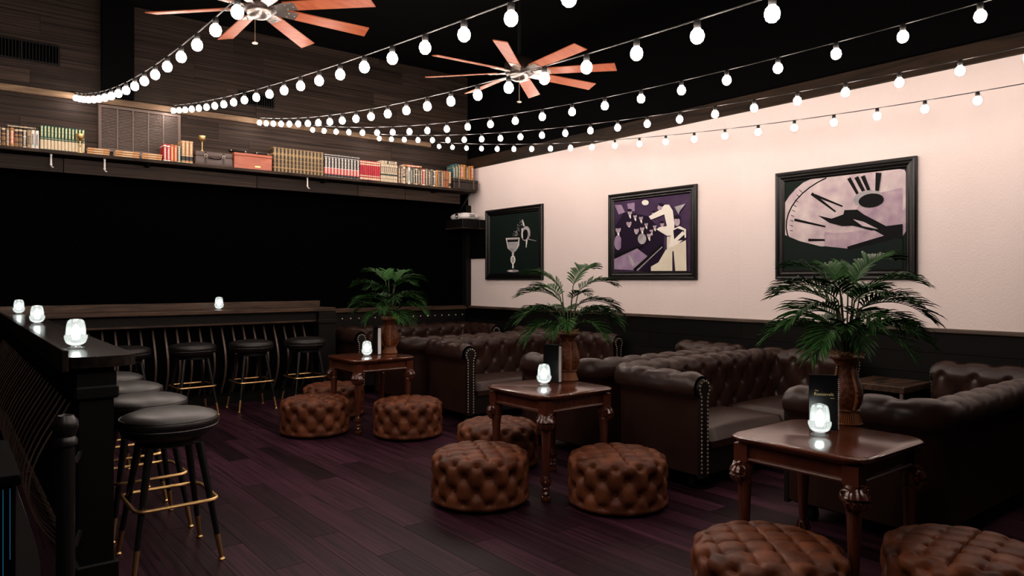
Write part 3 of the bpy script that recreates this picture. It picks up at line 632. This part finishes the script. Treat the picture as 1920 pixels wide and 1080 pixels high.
# ------------------------------------------------------------------ carved tables
TH=.70
def make_table():
    t=thing('carved_table','','table',(0,0,0)); a=.335
    def outline(k):
        e=a-k; c=.055; q=[]
        for sx,sy,fl in ((1,1,0),(-1,1,1),(-1,-1,0),(1,-1,1)):
            pts=[(e,e-c-.02),(e-.010,e-c-.004),(e-.012,e-c+.010),(e-c+.010,e-.012),(e-c-.004,e-.010),(e-c-.02,e)]
            if fl: pts=pts[::-1]
            q+=[(sx*x,sy*y) for x,y in pts]
        return q
    def slab(rings,name,mt,par):
        m=MB(); o=[outline(k) for k,_ in rings]; n=len(o[0]); vs=[(x,y,rings[i][1]) for i in range(len(rings)) for x,y in o[i]]
        fs=[tuple(range(n-1,-1,-1)),tuple(range((len(rings)-1)*n,len(rings)*n))]
        for k in range(len(rings)-1):
            for i in range(n): j=(i+1)%n; fs.append((k*n+i,k*n+j,k*n+n+j,k*n+n+i))
        m.add(vs,fs); return m.obj(name,mt,par,True,32)
    slab([(.03,TH-.040),(.018,TH-.034),(.010,TH-.026),(.004,TH-.022),(.0,TH-.015),(.0,TH-.008),(.006,TH-.002),(.012,TH)],'tabletop',M['mahog'],t)
    m=MB().box(-.285,.285,-.285,.285,.585,TH-.041); m.obj('apron',M['mahog'],t,False)
    for s in (-1,1):
        MB().tube([(-.25,s*.290,.588),(.25,s*.290,.588)],.010,8).obj('apron_bead',M['mahogc'],t); MB().tube([(s*.290,-.25,.588),(s*.290,.25,.588)],.010,8).obj('apron_bead',M['mahogc'],t)
    for sx in (-1,1):
        for sy in (-1,1):
            L=link('leg',None,t)
            def flute(r,z,an): return r*(1-.05*(.5+.5*math.cos(an*10))) if .17<z<.46 else r
            pr=[(.026,0),(.032,.008),(.034,.02),(.030,.032),(.020,.038),(.026,.046),(.030,.055),(.024,.066),(.018,.072),(.027,.080),(.027,.088),(.019,.096),(.020,.105),(.029,.13),(.027,.155),(.019,.17),(.021,.18),(.026,.30),(.031,.42),(.033,.46),(.036,.47),(.036,.48),(.032,.49)]
            bx,by=sx*.268,sy*.268
            lg=MB().lathe(pr,30,c=(bx,by,0),mod=flute)
            lg.box(bx-.036,bx+.036,by-.036,by+.036,.575,TH-.041)
            me=lg.mesh('leg',M['mahogc'],True,30); bpy.data.objects.remove(L); L=link('leg',me,t)
            # carved knee: bulging leaf in front, a volute on each flank
            k=MB(); dx,dy=sx*.7071,sy*.7071
            for j in range(-2,3):
                an=math.atan2(dy,dx)+j*.42; ca,sa=math.cos(an),math.sin(an); pts=[]; rr=[]
                for q in range(9):
                    u=q/8; rad=.028+.030*math.sin(PI*min(1,u*.9+.12))**1.2; pts.append((bx+ca*rad,by+sa*rad,.470+.105*u)); rr.append(.004+.0125*math.sin(PI*(u*.8+.15)))
                k.tube(pts,rr,7)
            k.lathe([(.028,.475),(.035,.50),(.042,.535),(.043,.565),(.038,.578)],20,c=(bx,by,0))
            for ax in (0,1):
                pts=[]; 
                for q in range(26):
                    an=PI/2-q/25*3.6*PI; rad=.036*(1-q/25*.74); h_=rad*math.cos(an); v_=rad*math.sin(an)
                    if ax==0: pts.append((bx-sx*.012+sx*h_,by+sy*.046,.535+v_))
                    else: pts.append((bx+sx*.046,by-sy*.012+sy*h_,.535+v_))
                k.tube(pts,[.0095*(1-.45*q/25) for q in range(26)],7)
            k.obj('carved_knee',M['mahogc'],L,True,45)
            f=MB()
            for j in range(8):
                an=2*PI*j/8; f.tube([(bx+math.cos(an)*.021,by+math.sin(an)*.021,.10),(bx+math.cos(an)*.033,by+math.sin(an)*.033,.135),(bx+math.cos(an)*.026,by+math.sin(an)*.026,.172)],[.004,.008,.002],6)
            f.obj('carved_cuff',M['mahogc'],L,True,45)
    return t
tb=make_table()
tl_=['carved mahogany table holding the menu with gold lettering','carved mahogany middle table, beside the back-to-back sofas','carved mahogany table nearest the back counter']
for i,(x,y) in enumerate(TABS):
    if i==0: tb.location=(x,y,0); tb['label']=tl_[0]; tb['group']='carved tables'
    else: dup(tb,(x,y,0),0,tl_[i],'carved tables')
# ------------------------------------------------------------------ candles
def make_candle():
    t=thing('candle_holder','','candle',(0,0,0))
    def facet(r,z,a):
        if .022<z<.070: return r*(1+.030*math.cos(a*14+z*420)*math.cos(a*14-z*420))
        if .07<z<.14: return r*(1+.022*math.cos(a*14+z*300)*math.cos(a*14-z*300))
        return r
    pr=[(.0,0),(.041,0),(.042,.004),(.038,.008),(.022,.011),(.021,.015),(.034,.020),(.042,.026)]+[(.042+.0105*math.sin(PI*.5*k/8),.026+.036*k/8) for k in range(1,9)]+[(.0515,.067),(.0455,.0705)]+[(.0455-.006*(k/12)**2,.072+.060*k/12) for k in range(0,13)]+[(.037,.140),(.031,.146),(.024,.149),(.020,.147),(.028,.138)]
    MB().lathe(pr,56,mod=facet).obj('glass_cup',M['glass'],t,True,25)
    MB().lathe([(.0,.045),(.016,.045),(.019,.060),(.021,.085),(.016,.105),(.007,.118),(.0,.124)],14).obj('light',M['glow'],t)
    return t
cd=make_candle(); CD=[]
for (px,py),(lb) in zip(((1537,816),(1020,722),(688,668)),('glass candle holder before the menu with gold lettering','glass candle holder on the middle carved table','glass candle holder on the table nearest the back counter')):
    x,y=at_h(px,py,TH); CD.append((x,y,TH+.0006,lb))
CD+= [(.53,4.27,1.1006,'glass candle holder on the side rail nearest its end post'),(.575,6.75,1.1006,'glass candle holder midway along the slatted side rail'),(.60,8.87,1.1006,'glass candle holder at the corner of side rail and back counter'),(2.55,8.80,1.1006,'glass candle holder alone on the long back counter')]
for i,(x,y,z,lb) in enumerate(CD):
    if i==0: cd.location=(x,y,z); cd['label']=lb; cd['group']='glass candle holders'
    else: dup(cd,(x,y,z),i*.3,lb,'glass candle holders')
# ------------------------------------------------------------------ menus
def text_mesh(s,size,mt,name):
    cu=bpy.data.curves.new(name,'FONT'); cu.body=s; cu.size=size; cu.align_x='CENTER'; cu.extrude=.0002; cu.resolution_u=3
    tmp=bpy.data.objects.new('t',cu); COL.objects.link(tmp); bpy.context.view_layer.update()
    me=bpy.data.meshes.new_from_object(tmp.evaluated_get(bpy.context.evaluated_depsgraph_get())); bpy.data.objects.remove(tmp); me.name=name; me.materials.clear(); me.materials.append(mt); return me
TXT=[text_mesh('the',.013,M['gold'],'lettering'),text_mesh('Roosevelt',.0225,M['gold'],'lettering'),text_mesh('room',.009,M['gold'],'lettering')]
def make_menu(x,y,rz,label,thick,lettered):
    t=thing('menu_booklet',label,'menu',(x,y,TH+.0006),rz,'menus on the tables'); w=.068; h=.275
    MB().box(-w,w,-thick/2-.0025,-thick/2,0,h,bev=0).obj('front_cover',M['menu'],t,False); MB().box(-w,w,thick/2,thick/2+.0025,0,h).obj('back_cover',M['menu'],t,False)
    MB().box(-w+.004,w-.004,-thick/2+.001,thick/2-.001,.004,h-.012).obj('page_block',M['paper'],t,False)
    c=MB()
    for k in range(26):
        z=.010+k*.0098; c.tube([(w-.003+.007*math.sin(a),(thick/2+.004)*-math.cos(a),z) for a in [PI*q/6 for q in range(7)]],.0016,5)
    c.obj('comb_binding',M['white'],t)
    if lettered:
        for me,(dx,dz) in zip(TXT,((-.033,.193),(.0,.172),(.040,.158))): link('lettering',me,t,(dx,-thick/2-.0028,dz),(PI/2,0,0))
    return t
def menu_at(px,py,face,label,thick,lettered):
    x,y=at_h(px,py,TH); make_menu(x,y,face,label,thick,lettered)
menu_at(1544,806,-YAW-.28,'black menu booklet with gold lettering standing behind a candle',.012,True)
menu_at(1036,716,-YAW-.62,'black comb-bound menu booklet standing on the middle table',.034,False)
menu_at(707,664,-YAW-1.0,'black comb-bound menu booklet on the table nearest the back counter',.030,False)
# ------------------------------------------------------------------ potted palms
def frond_mesh(seed,L,e0,e1,npair,leafL):
    """frond growing along +X from the origin; e0,e1: start and end pitch"""
    rg=random.Random(seed); n=16; pts=[Vector((0,0,0))]
    for k in range(n): e=e0+(e1-e0)*(k/(n-1))**1.1; pts.append(pts[-1]+Vector((math.cos(e),0,math.sin(e)))*L/n)
    m=MB(); m.tube(pts,[.0042*(1-.75*k/n) for k in range(n+1)],5)
    for k in range(npair):
        u=.06+.94*k/(npair-1); f=u*n; i=min(int(f),n-1); p=pts[i].lerp(pts[i+1],f-i); tg=(pts[i+1]-pts[i]).normalized(); nm=Vector((-tg.z,0,tg.x))
        ll=leafL*(.55+.9*math.sin(PI*min(1,u*.80+.12)))*.72*(.88+.24*rg.random())
        for sd in (-1,1):
            an=(1.02-.62*u)+rg.uniform(-.08,.08); dr=(tg*math.cos(an)+Vector((0,sd,0))*math.sin(an)+nm*(.18+rg.uniform(-.1,.12))).normalized()
            side=dr.cross(nm).normalized(); up=side.cross(dr).normalized(); w=.0066*(ll/.12)**.5
            vs=[p]; q=[(.25,.8,.02),(.55,1,.01),(.82,.62,-.03),(1,.0,-.09)]
            vs=[p-side*w*.3,p+side*w*.3]
            for a,b,dz in q[:3]:
                c=p+dr*ll*a+Vector((0,0,dz*ll*1.6)); vs+= [c-side*w*b+up*.002,c+Vector((0,0,-.0025)),c+side*w*b+up*.002]
            vs.append(p+dr*ll+Vector((0,0,-.15*ll)))
            m.add(vs,[(0,1,3,2),(1,4,3),(2,3,6,5),(3,4,7,6),(5,6,9,8),(6,7,10,9),(8,9,11),(9,10,11)])
    return m.mesh('frond',M['leaf'],True,70)
FR=[frond_mesh(1,.34,1.05,-.15,21,.165),frond_mesh(2,.36,.75,-.40,22,.17),frond_mesh(3,.34,.45,-.75,21,.17),frond_mesh(4,.29,.25,-1.0,18,.16)]
WEAVE=None
def wick(r,z,a): 
    if .075<z<.30: return r*(1+.045*(abs(math.cos(a*9+(PI/2 if round((z-.078)/.0095)%2 else 0)))-.5))
    return r
VB=[(.068,.070),(.064,.075)]+[(.058+.022*math.sin(PI*min(1,(z-.075)/.16)) if z<.235 else .058-.012*math.sin(PI*(z-.235)/.19),z) for z in [.078+.0095*k for k in range(24)]]+[(.05,.305),(.062,.325),(.074,.338)]
def make_palm(x,y,label,spec,scale=1.0,rz=0):
    t=thing('potted_palm',label,'plant',(x,y,TH+.0006),rz,'palms on the carved tables')
    MB().lathe(VB,72,mod=wick).obj('vase_body',M['wicker'],t,True,50)
    b=MB()
    for k in range(40):
        a=2*PI*k/40; b.tube([(math.cos(a)*.053,math.sin(a)*.053,.072),(math.cos(a)*.060,math.sin(a)*.060,.045),(math.cos(a)*.073,math.sin(a)*.073,.006)],[.0035,.0042,.0050],5)
    b.obj('base_fringe',M['bamboo'],t); MB().lathe([(.0,0),(.076,0),(.079,.004),(.076,.008),(.055,.012),(.05,.07),(.0,.071)],28).obj('vase_foot',M['bamboo'],t)
    for k in range(4):
        a=PI/4+k*PI/2+.3; prl=[(r*1.05,z) for r,z in VB if .075<z<.31]; MB().tube([(math.cos(a)*r,math.sin(a)*r,z) for r,z in prl[::2]],[.010]*len(prl[::2]),7).obj('strap',M['bamboo'],t)
    MB().lathe([(.070,.332),(.082,.338),(.085,.346),(.080,.352),(.070,.350)],32).obj('rim',M['wicker'],t)
    s=MB(); rg=random.Random(3)
    for k in range(240):
        a=rg.uniform(0,2*PI); r=.076*math.sqrt(rg.random()); p=Vector((r*1.08*math.cos(a),r*1.08*math.sin(a),.352+.018*rg.random())); dv=Vector((rg.uniform(-1,1),rg.uniform(-1,1),rg.uniform(-.3,.45)))*.026
        s.tube([p,p+dv*.5+Vector((0,0,.006)),p+dv],.0011,3)
    s.lathe([(.074,.335),(.05,.346),(.0,.350)],20); stuff(s.obj('straw_filling',M['straw'],t))
    for i,(az,hz,kind,sc) in enumerate(spec):
        a=math.radians(az); lean=.045+.02*(i%3); top=Vector((math.cos(a)*lean,math.sin(a)*lean,hz)); b0=Vector((math.cos(a)*.016,math.sin(a)*.016,.33))
        st_=MB().tube([b0,b0.lerp(top,.5)+Vector((0,0,.01)),top],[.0055,.0045,.0040],6).obj('stem',M['stem'],t)
        fr=link('frond',FR[kind],st_,top,(0,0,a),(sc*scale,)*3)
    return t
def toview(az): return az-math.degrees(YAW)                         # azimuths below: 0 = to the photo's right, 90 = away
spec1=[(185,.64,1,.92),(150,.70,0,.8),(60,.70,0,.85),(20,.72,0,.95),(95,.72,0,.7),(-60,.60,1,.75),(200,.58,2,1.0),(-10,.60,2,1.02),(170,.48,2,.95),(-20,.48,2,1.0),(215,.46,3,.95),(-50,.47,3,.85),(-100,.50,3,.85),(20,.52,2,1.0),(-135,.50,3,.95),(120,.55,2,.9),(-80,.64,1,.6),(40,.62,1,.9),(140,.60,1,.95),(-30,.68,1,.8),(230,.66,1,.75),(-90,.56,2,.8),(-115,.46,1,.75),(-65,.45,1,.8),(100,.45,1,.9),(160,.42,1,.9),(10,.43,1,.9)]
spec2=[(165,.66,0,.9),(50,.70,0,.95),(20,.66,1,.85),(185,.58,1,.9),(-5,.56,2,.95),(175,.47,2,1.0),(-10,.46,2,1.0),(205,.42,3,1.05),(-40,.43,3,.9),(-95,.46,3,.65),(200,.50,2,.95),(-25,.50,2,.95),(90,.5,2,.9),(-120,.42,3,.75),(130,.62,1,.8),(-60,.6,1,.6),(150,.5,2,.95),(30,.48,2,.95)]
spec3=[(160,.72,0,.8),(110,.74,0,.7),(60,.72,0,.75),(20,.70,1,.85),(180,.64,1,.85),(200,.54,2,.9),(-5,.55,2,.9),(190,.46,2,.85),(-15,.46,2,.9),(220,.42,3,.85),(-40,.42,3,.95),(-95,.50,3,.7),(-70,.58,2,.75),(-110,.62,1,.6),(-60,.42,3,.8),(-30,.66,1,.75),(140,.56,2,.85),(30,.58,2,.85),(230,.62,1,.7),(-85,.50,1,.7),(170,.42,1,.8),(10,.42,1,.8)]
for (px,py),sp,lb in zip(((1587,793),(1065,712),(731,662)),(spec1,spec2,spec3),('full green palm in a wicker vase behind the menu with gold lettering','sparse two-tiered green palm in a wicker vase on the middle table','pale-lit green palm in a wicker vase on the table nearest the back counter')):
    x,y=at_h(px,py,TH); make_palm(x,y,lb,[(toview(a),h,k,s) for a,h,k,s in sp])
# ------------------------------------------------------------------ framed pictures
def flatcol(name,c,c2=None,sc=6): return mat(name,c,.6,spec=.08,vary=((sc,c2,.25) if c2 else None))
INK=dict(black=flatcol('print_black',(.004,.004,.005)),dk=flatcol('print_green_black',(.006,.012,.010)),pale=flatcol('print_pale',(.66,.58,.56),(.40,.30,.36),7),mauve=flatcol('print_mauve',(.30,.20,.29),(.52,.42,.45),9),purple=flatcol('print_purple',(.030,.014,.045),(.07,.04,.09),5),
 white=flatcol('print_white',(.78,.75,.68)),grey=flatcol('print_grey',(.25,.24,.26),(.45,.44,.45),12),cream=flatcol('print_cream',(.74,.72,.56),(.60,.54,.46),4),skin=flatcol('print_face',(.50,.42,.46),(.32,.24,.32),18),suit=flatcol('print_suit',(.012,.006,.020)),lilac=flatcol('print_lilac',(.20,.13,.24),(.36,.27,.38),8))
def picture(y0,y1,z0,z1,label,layers):
    """y0 = edge towards the back wall; frame on the right wall, layers = polygons in photo pixels, drawn back to front"""
    cy=(y0+y1)/2; t=thing('framed_picture',label,'picture',(WX,cy,z0),0,'framed pictures on the pale wall'); W=(y0-y1); H=z1-z0
    prof=[(0,0),(0,.030),(.012,.042),(.028,.040),(.036,.030),(.052,.034),(.070,.024),(.078,.026),(.092,.014),(.092,0)]
    cor=[(W/2,0),(-W/2,0),(-W/2,H),(W/2,H)]; inn=[(-1,1),(1,1),(1,-1),(-1,-1)]
    for k in range(4):
        p,q=cor[k],cor[(k+1)%4]; a,b=inn[k],inn[(k+1)%4]; m=MB(); n=len(prof)
        vs=[(-d-.001,p[0]+a[0]*i,p[1]+a[1]*i) for i,d in prof]+[(-d-.001,q[0]+b[0]*i,q[1]+b[1]*i) for i,d in prof]
        m.add(vs,[(i,i+1,n+i+1,n+i) for i in range(n-1)]+[tuple(range(n-1,-1,-1)),tuple(range(n,2*n))]); m.obj('frame_moulding',M['frame'],t,False)
    m=MB(); mats=[]; used={}
    def slot(k):
        if k not in used: used[k]=len(mats); mats.append(INK[k])
        return used[k]
    a,b=W/2-.088,H-.088; m.slot=slot(layers[0]); m.box(-.010,-.002,-a,a,.088,b)
    for li,(k,poly) in enumerate(layers[1:]):
        m.slot=slot(k); pts=[]
        for px,py in poly:
            y,z=on_x(px,py,WX-.01); pts.append((min(a,max(-a,y-cy)),min(b,max(.088,z-z0))))
        n=len(pts); x=-.0103-.00025*li
        m.add([(x,p[0],p[1]) for p in pts],[tuple(range(n))])
    m.obj('print',mats,t,False)
def ell(cx,cy,rx,ry,rot=0,n=18,a0=0,a1=2*PI): 
    c,s=math.cos(rot),math.sin(rot); return [(cx+rx*math.cos(a)*c-ry*math.sin(a)*s,cy+rx*math.cos(a)*s+ry*math.sin(a)*c) for a in [a0+(a1-a0)*k/n for k in range(n)]]
def line(x0,y0,x1,y1,w0,w1=None):
    w1=w0 if w1 is None else w1; dx,dy=x1-x0,y1-y0; L=math.hypot(dx,dy); nx,ny=-dy/L,dx/L
    return [(x0+nx*w0/2,y0+ny*w0/2),(x1+nx*w1/2,y1+ny*w1/2),(x1-nx*w1/2,y1-ny*w1/2),(x0-nx*w0/2,y0-ny*w0/2)]
# clock face close-up
clock=['dk',('pale',ell(1585,400,128,88,-.30,40)),('mauve',ell(1600,425,112,62,-.25,36)),('pale',ell(1606,372,116,60,-.25,36)),('mauve',[(1640,345),(1693,318),(1693,420),(1650,425),(1600,400)]),('pale',[(1560,340),(1693,319),(1693,352),(1600,372)])]
for rx,ry,k in ((122,82,'black'),(119.5,79.5,'pale')): clock.append((k,ell(1592,404,rx,ry,-.30,40)[14:30]))
clock+=[('pale',[(1472,392),(1478,372),(1492,354),(1512,343),(1530,338),(1514,352),(1494,368),(1482,384),(1476,398)])]
for k in range(9): clock.append(('black',line(1481+.8*k*k*.35,432-9.5*k,1487+.8*k*k*.35,433-9.0*k,1.2)))
clock+=[('black',line(1522,363,1567,397,6,3)),('black',line(1528,366,1580,387,5,3)),('black',line(1490,412,1548,425,5,3)),('black',line(1516,450,1556,450,5,3)),('black',line(1592,334,1611,368,7,5)),('black',line(1606,332,1623,365,8,6)),('black',line(1618,330,1632,362,8,6)),('black',line(1648,324,1645,358,11,7)),
 ('grey',ell(1628,372,28,15,-.15)),('black',ell(1634,376,24,13,-.15)),
 ('black',[(1534,404),(1560,410),(1582,402),(1584,394),(1608,393),(1620,402),(1662,424),(1693,420),(1693,452),(1660,448),(1648,436),(1600,423),(1580,424),(1556,418)]),('pale',[(1600,411),(1620,416),(1648,430),(1618,424)]),
 ('dk',[(1600,460),(1650,446),(1693,448),(1693,510),(1471,512),(1471,440),(1500,452),(1540,462)]),('mauve',[(1545,440),(1640,432),(1660,443),(1590,466),(1550,462)]),('black',line(1590,466,1672,444,7,12))]
picture(3.90,2.60,1.455,2.49,'black framed picture of a clock face close-up on the pale wall',clock)
# bar scene with a crowd (plain stand-in)
crowd=['purple',('lilac',[(1152,384),(1165,384),(1172,398),(1160,402)]),('lilac',[(1176,382),(1190,380),(1190,396),(1178,396)]),('suit',[(1153,500),(1153,425),(1170,398),(1215,405),(1245,440),(1245,470),(1200,500)])]
rg=random.Random(5)
for cx,cy,r in ((1181,398,5),(1191,405,4),(1202,408,4.5),(1226,400,4),(1212,420,4),(1228,424,4),(1242,420,4.5),(1222,432,4),(1180,418,6),(1194,431,6),(1160,430,6),(1205,428,5),(1218,440,5)):
    crowd+=[('skin',ell(cx,cy,r*.8,r*1.15)),('suit',ell(cx-.5,cy-r*.75,r*.95,r*.55)),('white',line(cx,cy+r*1.1,cx+1.5,cy+r*2.3,4,1.5))]
crowd+=[('white',ell(1211,380,6.5,5)),('lilac',ell(1160,455,7,14)),('suit',[(1166,440),(1172,424),(1190,428),(1192,470),(1165,480)]),('suit',[(1186,440),(1200,438),(1206,462),(1186,470)]),('grey',ell(1205,448,8,10)),
 ('black',line(1153,480,1200,462,5,3)),('lilac',[(1153,505),(1153,486),(1196,466),(1215,480),(1196,507)]),('grey',line(1180,478,1190,498,4,6)),('black',line(1190,507,1243,459,6,4)),('grey',line(1196,507,1243,463,2,1.5)),('suit',[(1200,508),(1243,466),(1252,472),(1236,508)]),
 ('cream',[(1222,500),(1236,492),(1250,468),(1262,470),(1262,508),(1222,508)]),('white',[(1248,384),(1256,384),(1263,395),(1266,420),(1265,442),(1252,442),(1232,430),(1238,426),(1252,424),(1247,402),(1222,412),(1218,406),(1238,394)]),('skin',ell(1239,389,4.5,5.5,.4)),('suit',ell(1241,384,5,3.2,.3)),('cream',[(1252,444),(1265,442),(1266,470),(1252,476)]),
 ('grey',[(1266,388),(1287,382),(1276,396),(1274,402)]),('skin',ell(1271,416,5.5,8)),('suit',ell(1271,407,6,4)),('white',[(1262,430),(1276,424),(1288,430),(1288,445),(1268,462),(1256,464)]),('suit',[(1264,432),(1272,428),(1284,432),(1286,450),(1266,452)]),('white',line(1284,436,1256,462,7,5)),('cream',[(1264,462),(1288,450),(1289,508),(1268,508)])]
picture(6.15,4.84,1.455,2.49,'black framed purple-toned picture of a crowded bar on the pale wall',crowd)
# goblet and pouring glass
pour=['dk',('grey',[(949,447),(974,446),(974,460),(968,470),(964,473),(960,473),(952,466)]),('black',[(951,450),(972,449),(971,453),(952,454)]),('white',line(949,447,974,446,1.2)),('white',line(949,447,953,466,1.4)),('white',line(974,447,970,466,1.2)),('pale',line(962,473,962,482,4,3)),('white',ell(962,487,4.6,8)),('grey',ell(962,487,2.6,6)),('white',line(962,494,962,503,2.5,3)),('grey',ell(962,508,11,2.4)),('white',ell(958,508,4,1.2)),
 ('grey',ell(986,438,8.5,14,.12)),('black',ell(985,440,5,10,.12)),('white',line(979,428,980,446,1.8)),('white',line(983,424,980,412,3,1.5)),('white',line(988,450,987,464,3,1.2)),('pale',line(991,430,994,442,1.6)),('grey',line(990,448,1006,452,1.4,.6))]
for k in range(46):
    u=rg.random(); pour.append(('grey',ell(981-16*u+rg.gauss(0,2.2),415+28*u+rg.gauss(0,2.5),.55+.5*rg.random(),.5+.5*rg.random(),0,5)))
picture(8.69,7.385,1.455,2.49,'black framed picture of a goblet and pouring glass on the pale wall',pour)
# ------------------------------------------------------------------ ceiling fans
def make_fan(x,y,z,off,label):
    t=thing('ceiling_fan',label,'fan',(x,y,z),0,'ceiling fans')
    MB().lathe([(.0,-.105),(.03,-.104),(.062,-.095),(.085,-.075),(.092,-.055),(.092,-.050)][::1],28).obj('light_cap',M['chrome'],t)
    MB().lathe([(.095,-.049),(.125,-.04),(.135,-.01),(.135,.05),(.115,.09),(.06,.12),(.03,.13)],28).obj('motor_housing',mat('bronze_housing',(.05,.035,.03),.35,metal=.7),t)
    MB().lathe([(.016,.131),(.016,4.6-z-.07)],12).obj('downrod',M['ironblack'],t); MB().lathe([(.03,4.6-z-.07),(.07,4.6-z-.04),(.075,4.6-z-.003)],20).obj('canopy',M['ironblack'],t)
    for k in range(8):
        a=math.radians(off+45*k); R=Matrix.Rotation(a,4,'Z')@Matrix.Translation((0,0,-.025))@Matrix.Rotation(math.radians(-14),4,'X')
        b=MB(); b.add([R@Vector(p) for p in [(.20,-.052,0),(.86,-.066,0),(.875,.060,0),(.20,.052,0),(.20,-.052,.007),(.86,-.066,.007),(.875,.060,.007),(.20,.052,.007)]],[(3,2,1,0),(4,5,6,7),(0,1,5,4),(1,2,6,5),(2,3,7,6),(3,0,4,7)])
        o=b.obj('blade',M['blade'],t,False)
        i=MB(); i.add([R@Vector(p) for p in [(.10,-.028,-.012),(.19,-.045,-.005),(.285,-.045,-.005),(.285,.045,-.005),(.19,.045,-.005),(.10,.028,-.012),(.10,-.028,.006),(.19,-.045,-.001),(.285,-.045,-.001),(.285,.045,-.001),(.19,.045,-.001),(.10,.028,.006)]],[(5,4,3,2,1,0),(6,7,8,9,10,11)]+[(j,(j+1)%6,6+(j+1)%6,6+j) for j in range(6)])
        for q in ((.215,-.025),(.215,.025),(.265,0)): i.ball(R@Vector((q[0],q[1],-.006)),.006,6,4)
        i.obj('blade_iron',M['chrome'],o,False)
    MB().tube([(-.05,-.06,-.09),(-.05,-.06,-.30)],.0022,5).obj('pull_chain',M['nail'],t)
    MB().lathe([(.0,-.318),(.02,-.315),(.022,-.309),(.01,-.302),(.0,-.30)],12,c=(-.05,-.06,0)).obj('chain_knob',M['nail'],t)
make_fan(1.83,5.33,3.49,-1,'ceiling fan with eight red wooden blades nearer the book shelf grille')
make_fan(4.10,5.07,3.36,-4,'ceiling fan with eight red wooden blades nearer the pale wall')
# ------------------------------------------------------------------ string lights: bulbs read off the photograph, each string in its own vertical plane; the first is added unseen to light the slats
STR=[(-.10,0.,[]),(1.12,-.02,[(445,25),(341,107),(292,140),(237,171)]),(2.10,-.06,[(1067,0),(869,65),(687,127),(563,163),(503,178)]),(3.09,-.11,[(1448,25),(1179,110),(957,165),(800,200)]),
     (3.71,.01,[(1838,30),(1572,105),(1271,170),(1016,220),(881,239)]),(4.70,0.,[(1800,132),(1493,192),(1271,227),(1060,250),(973,257)]),(5.60,.01,[(1833,190),(1563,230),(1300,262),(1153,274)])]
bulb_me=MB().lathe([(.010,-.022),(.013,-.027),(.022,-.036),(.0265,-.049),(.0268,-.058),(.0225,-.072),(.013,-.081),(.0,-.084)][::-1],14).mesh('bulb',M['bulb'],True,80)
sock_me=MB().lathe([(.012,-.026),(.014,-.022),(.014,.0),(.010,.006),(.0,.008)],10).mesh('socket',M['sock'],True)
slabel=['string of lit globe bulbs hung %s']
sn=['out of view, added to light the slatted side rail','nearest the black post on the board wall','second from the black post, above the louvred grille','third from the black post, passing under one fan','third from the pale wall','second from the pale wall','nearest the pale wall, crossing before the pictures']
for i,(x0,m_,L) in enumerate(STR):
    pts=[]
    for px,py in L:
        a=dirn(px); z=(x0+m_*9.1)/(a[0]+m_*a[1]); pts.append((z*a[1],CH+(HY-py)*z/F+.058))
    if not L: pts=[(1.9,2.66),(3.9,2.68),(5.3,2.86)]  # added out-of-view string: heights assumed
    ya=[p[0] for p in pts]+[WY-.07]; ha=[p[1] for p in pts]+[3.50]
    cf=np.polyfit(ya,ha,2,w=[1]*len(pts)+[3]); ymin=-cf[1]/(2*cf[0]) if cf[0]>0 else 0
    hh=lambda y:float(np.polyval(cf,y))
    t=thing('string_light','string of lit globe bulbs hung '+sn[i],'string light',(x0,WY-.07,3.5),0,'string lights')
    y=pts[0][0]-.343*int((pts[0][0]-.75)/.343); ys=np.arange(WY-.07,-3.1,-.08)
    X=lambda y:x0+m_*(9.1-y)
    MB().tube([(X(v)-x0,v-(WY-.07),hh(v)-3.5+.008) for v in ys],.0035,5).obj('wire',M['wire'],t)
    while y<WY-.09:
        p=(X(y)-x0,y-(WY-.07),hh(y)-3.5); so=link('socket',sock_me,t,p); link('bulb',bulb_me,so); y+=.343
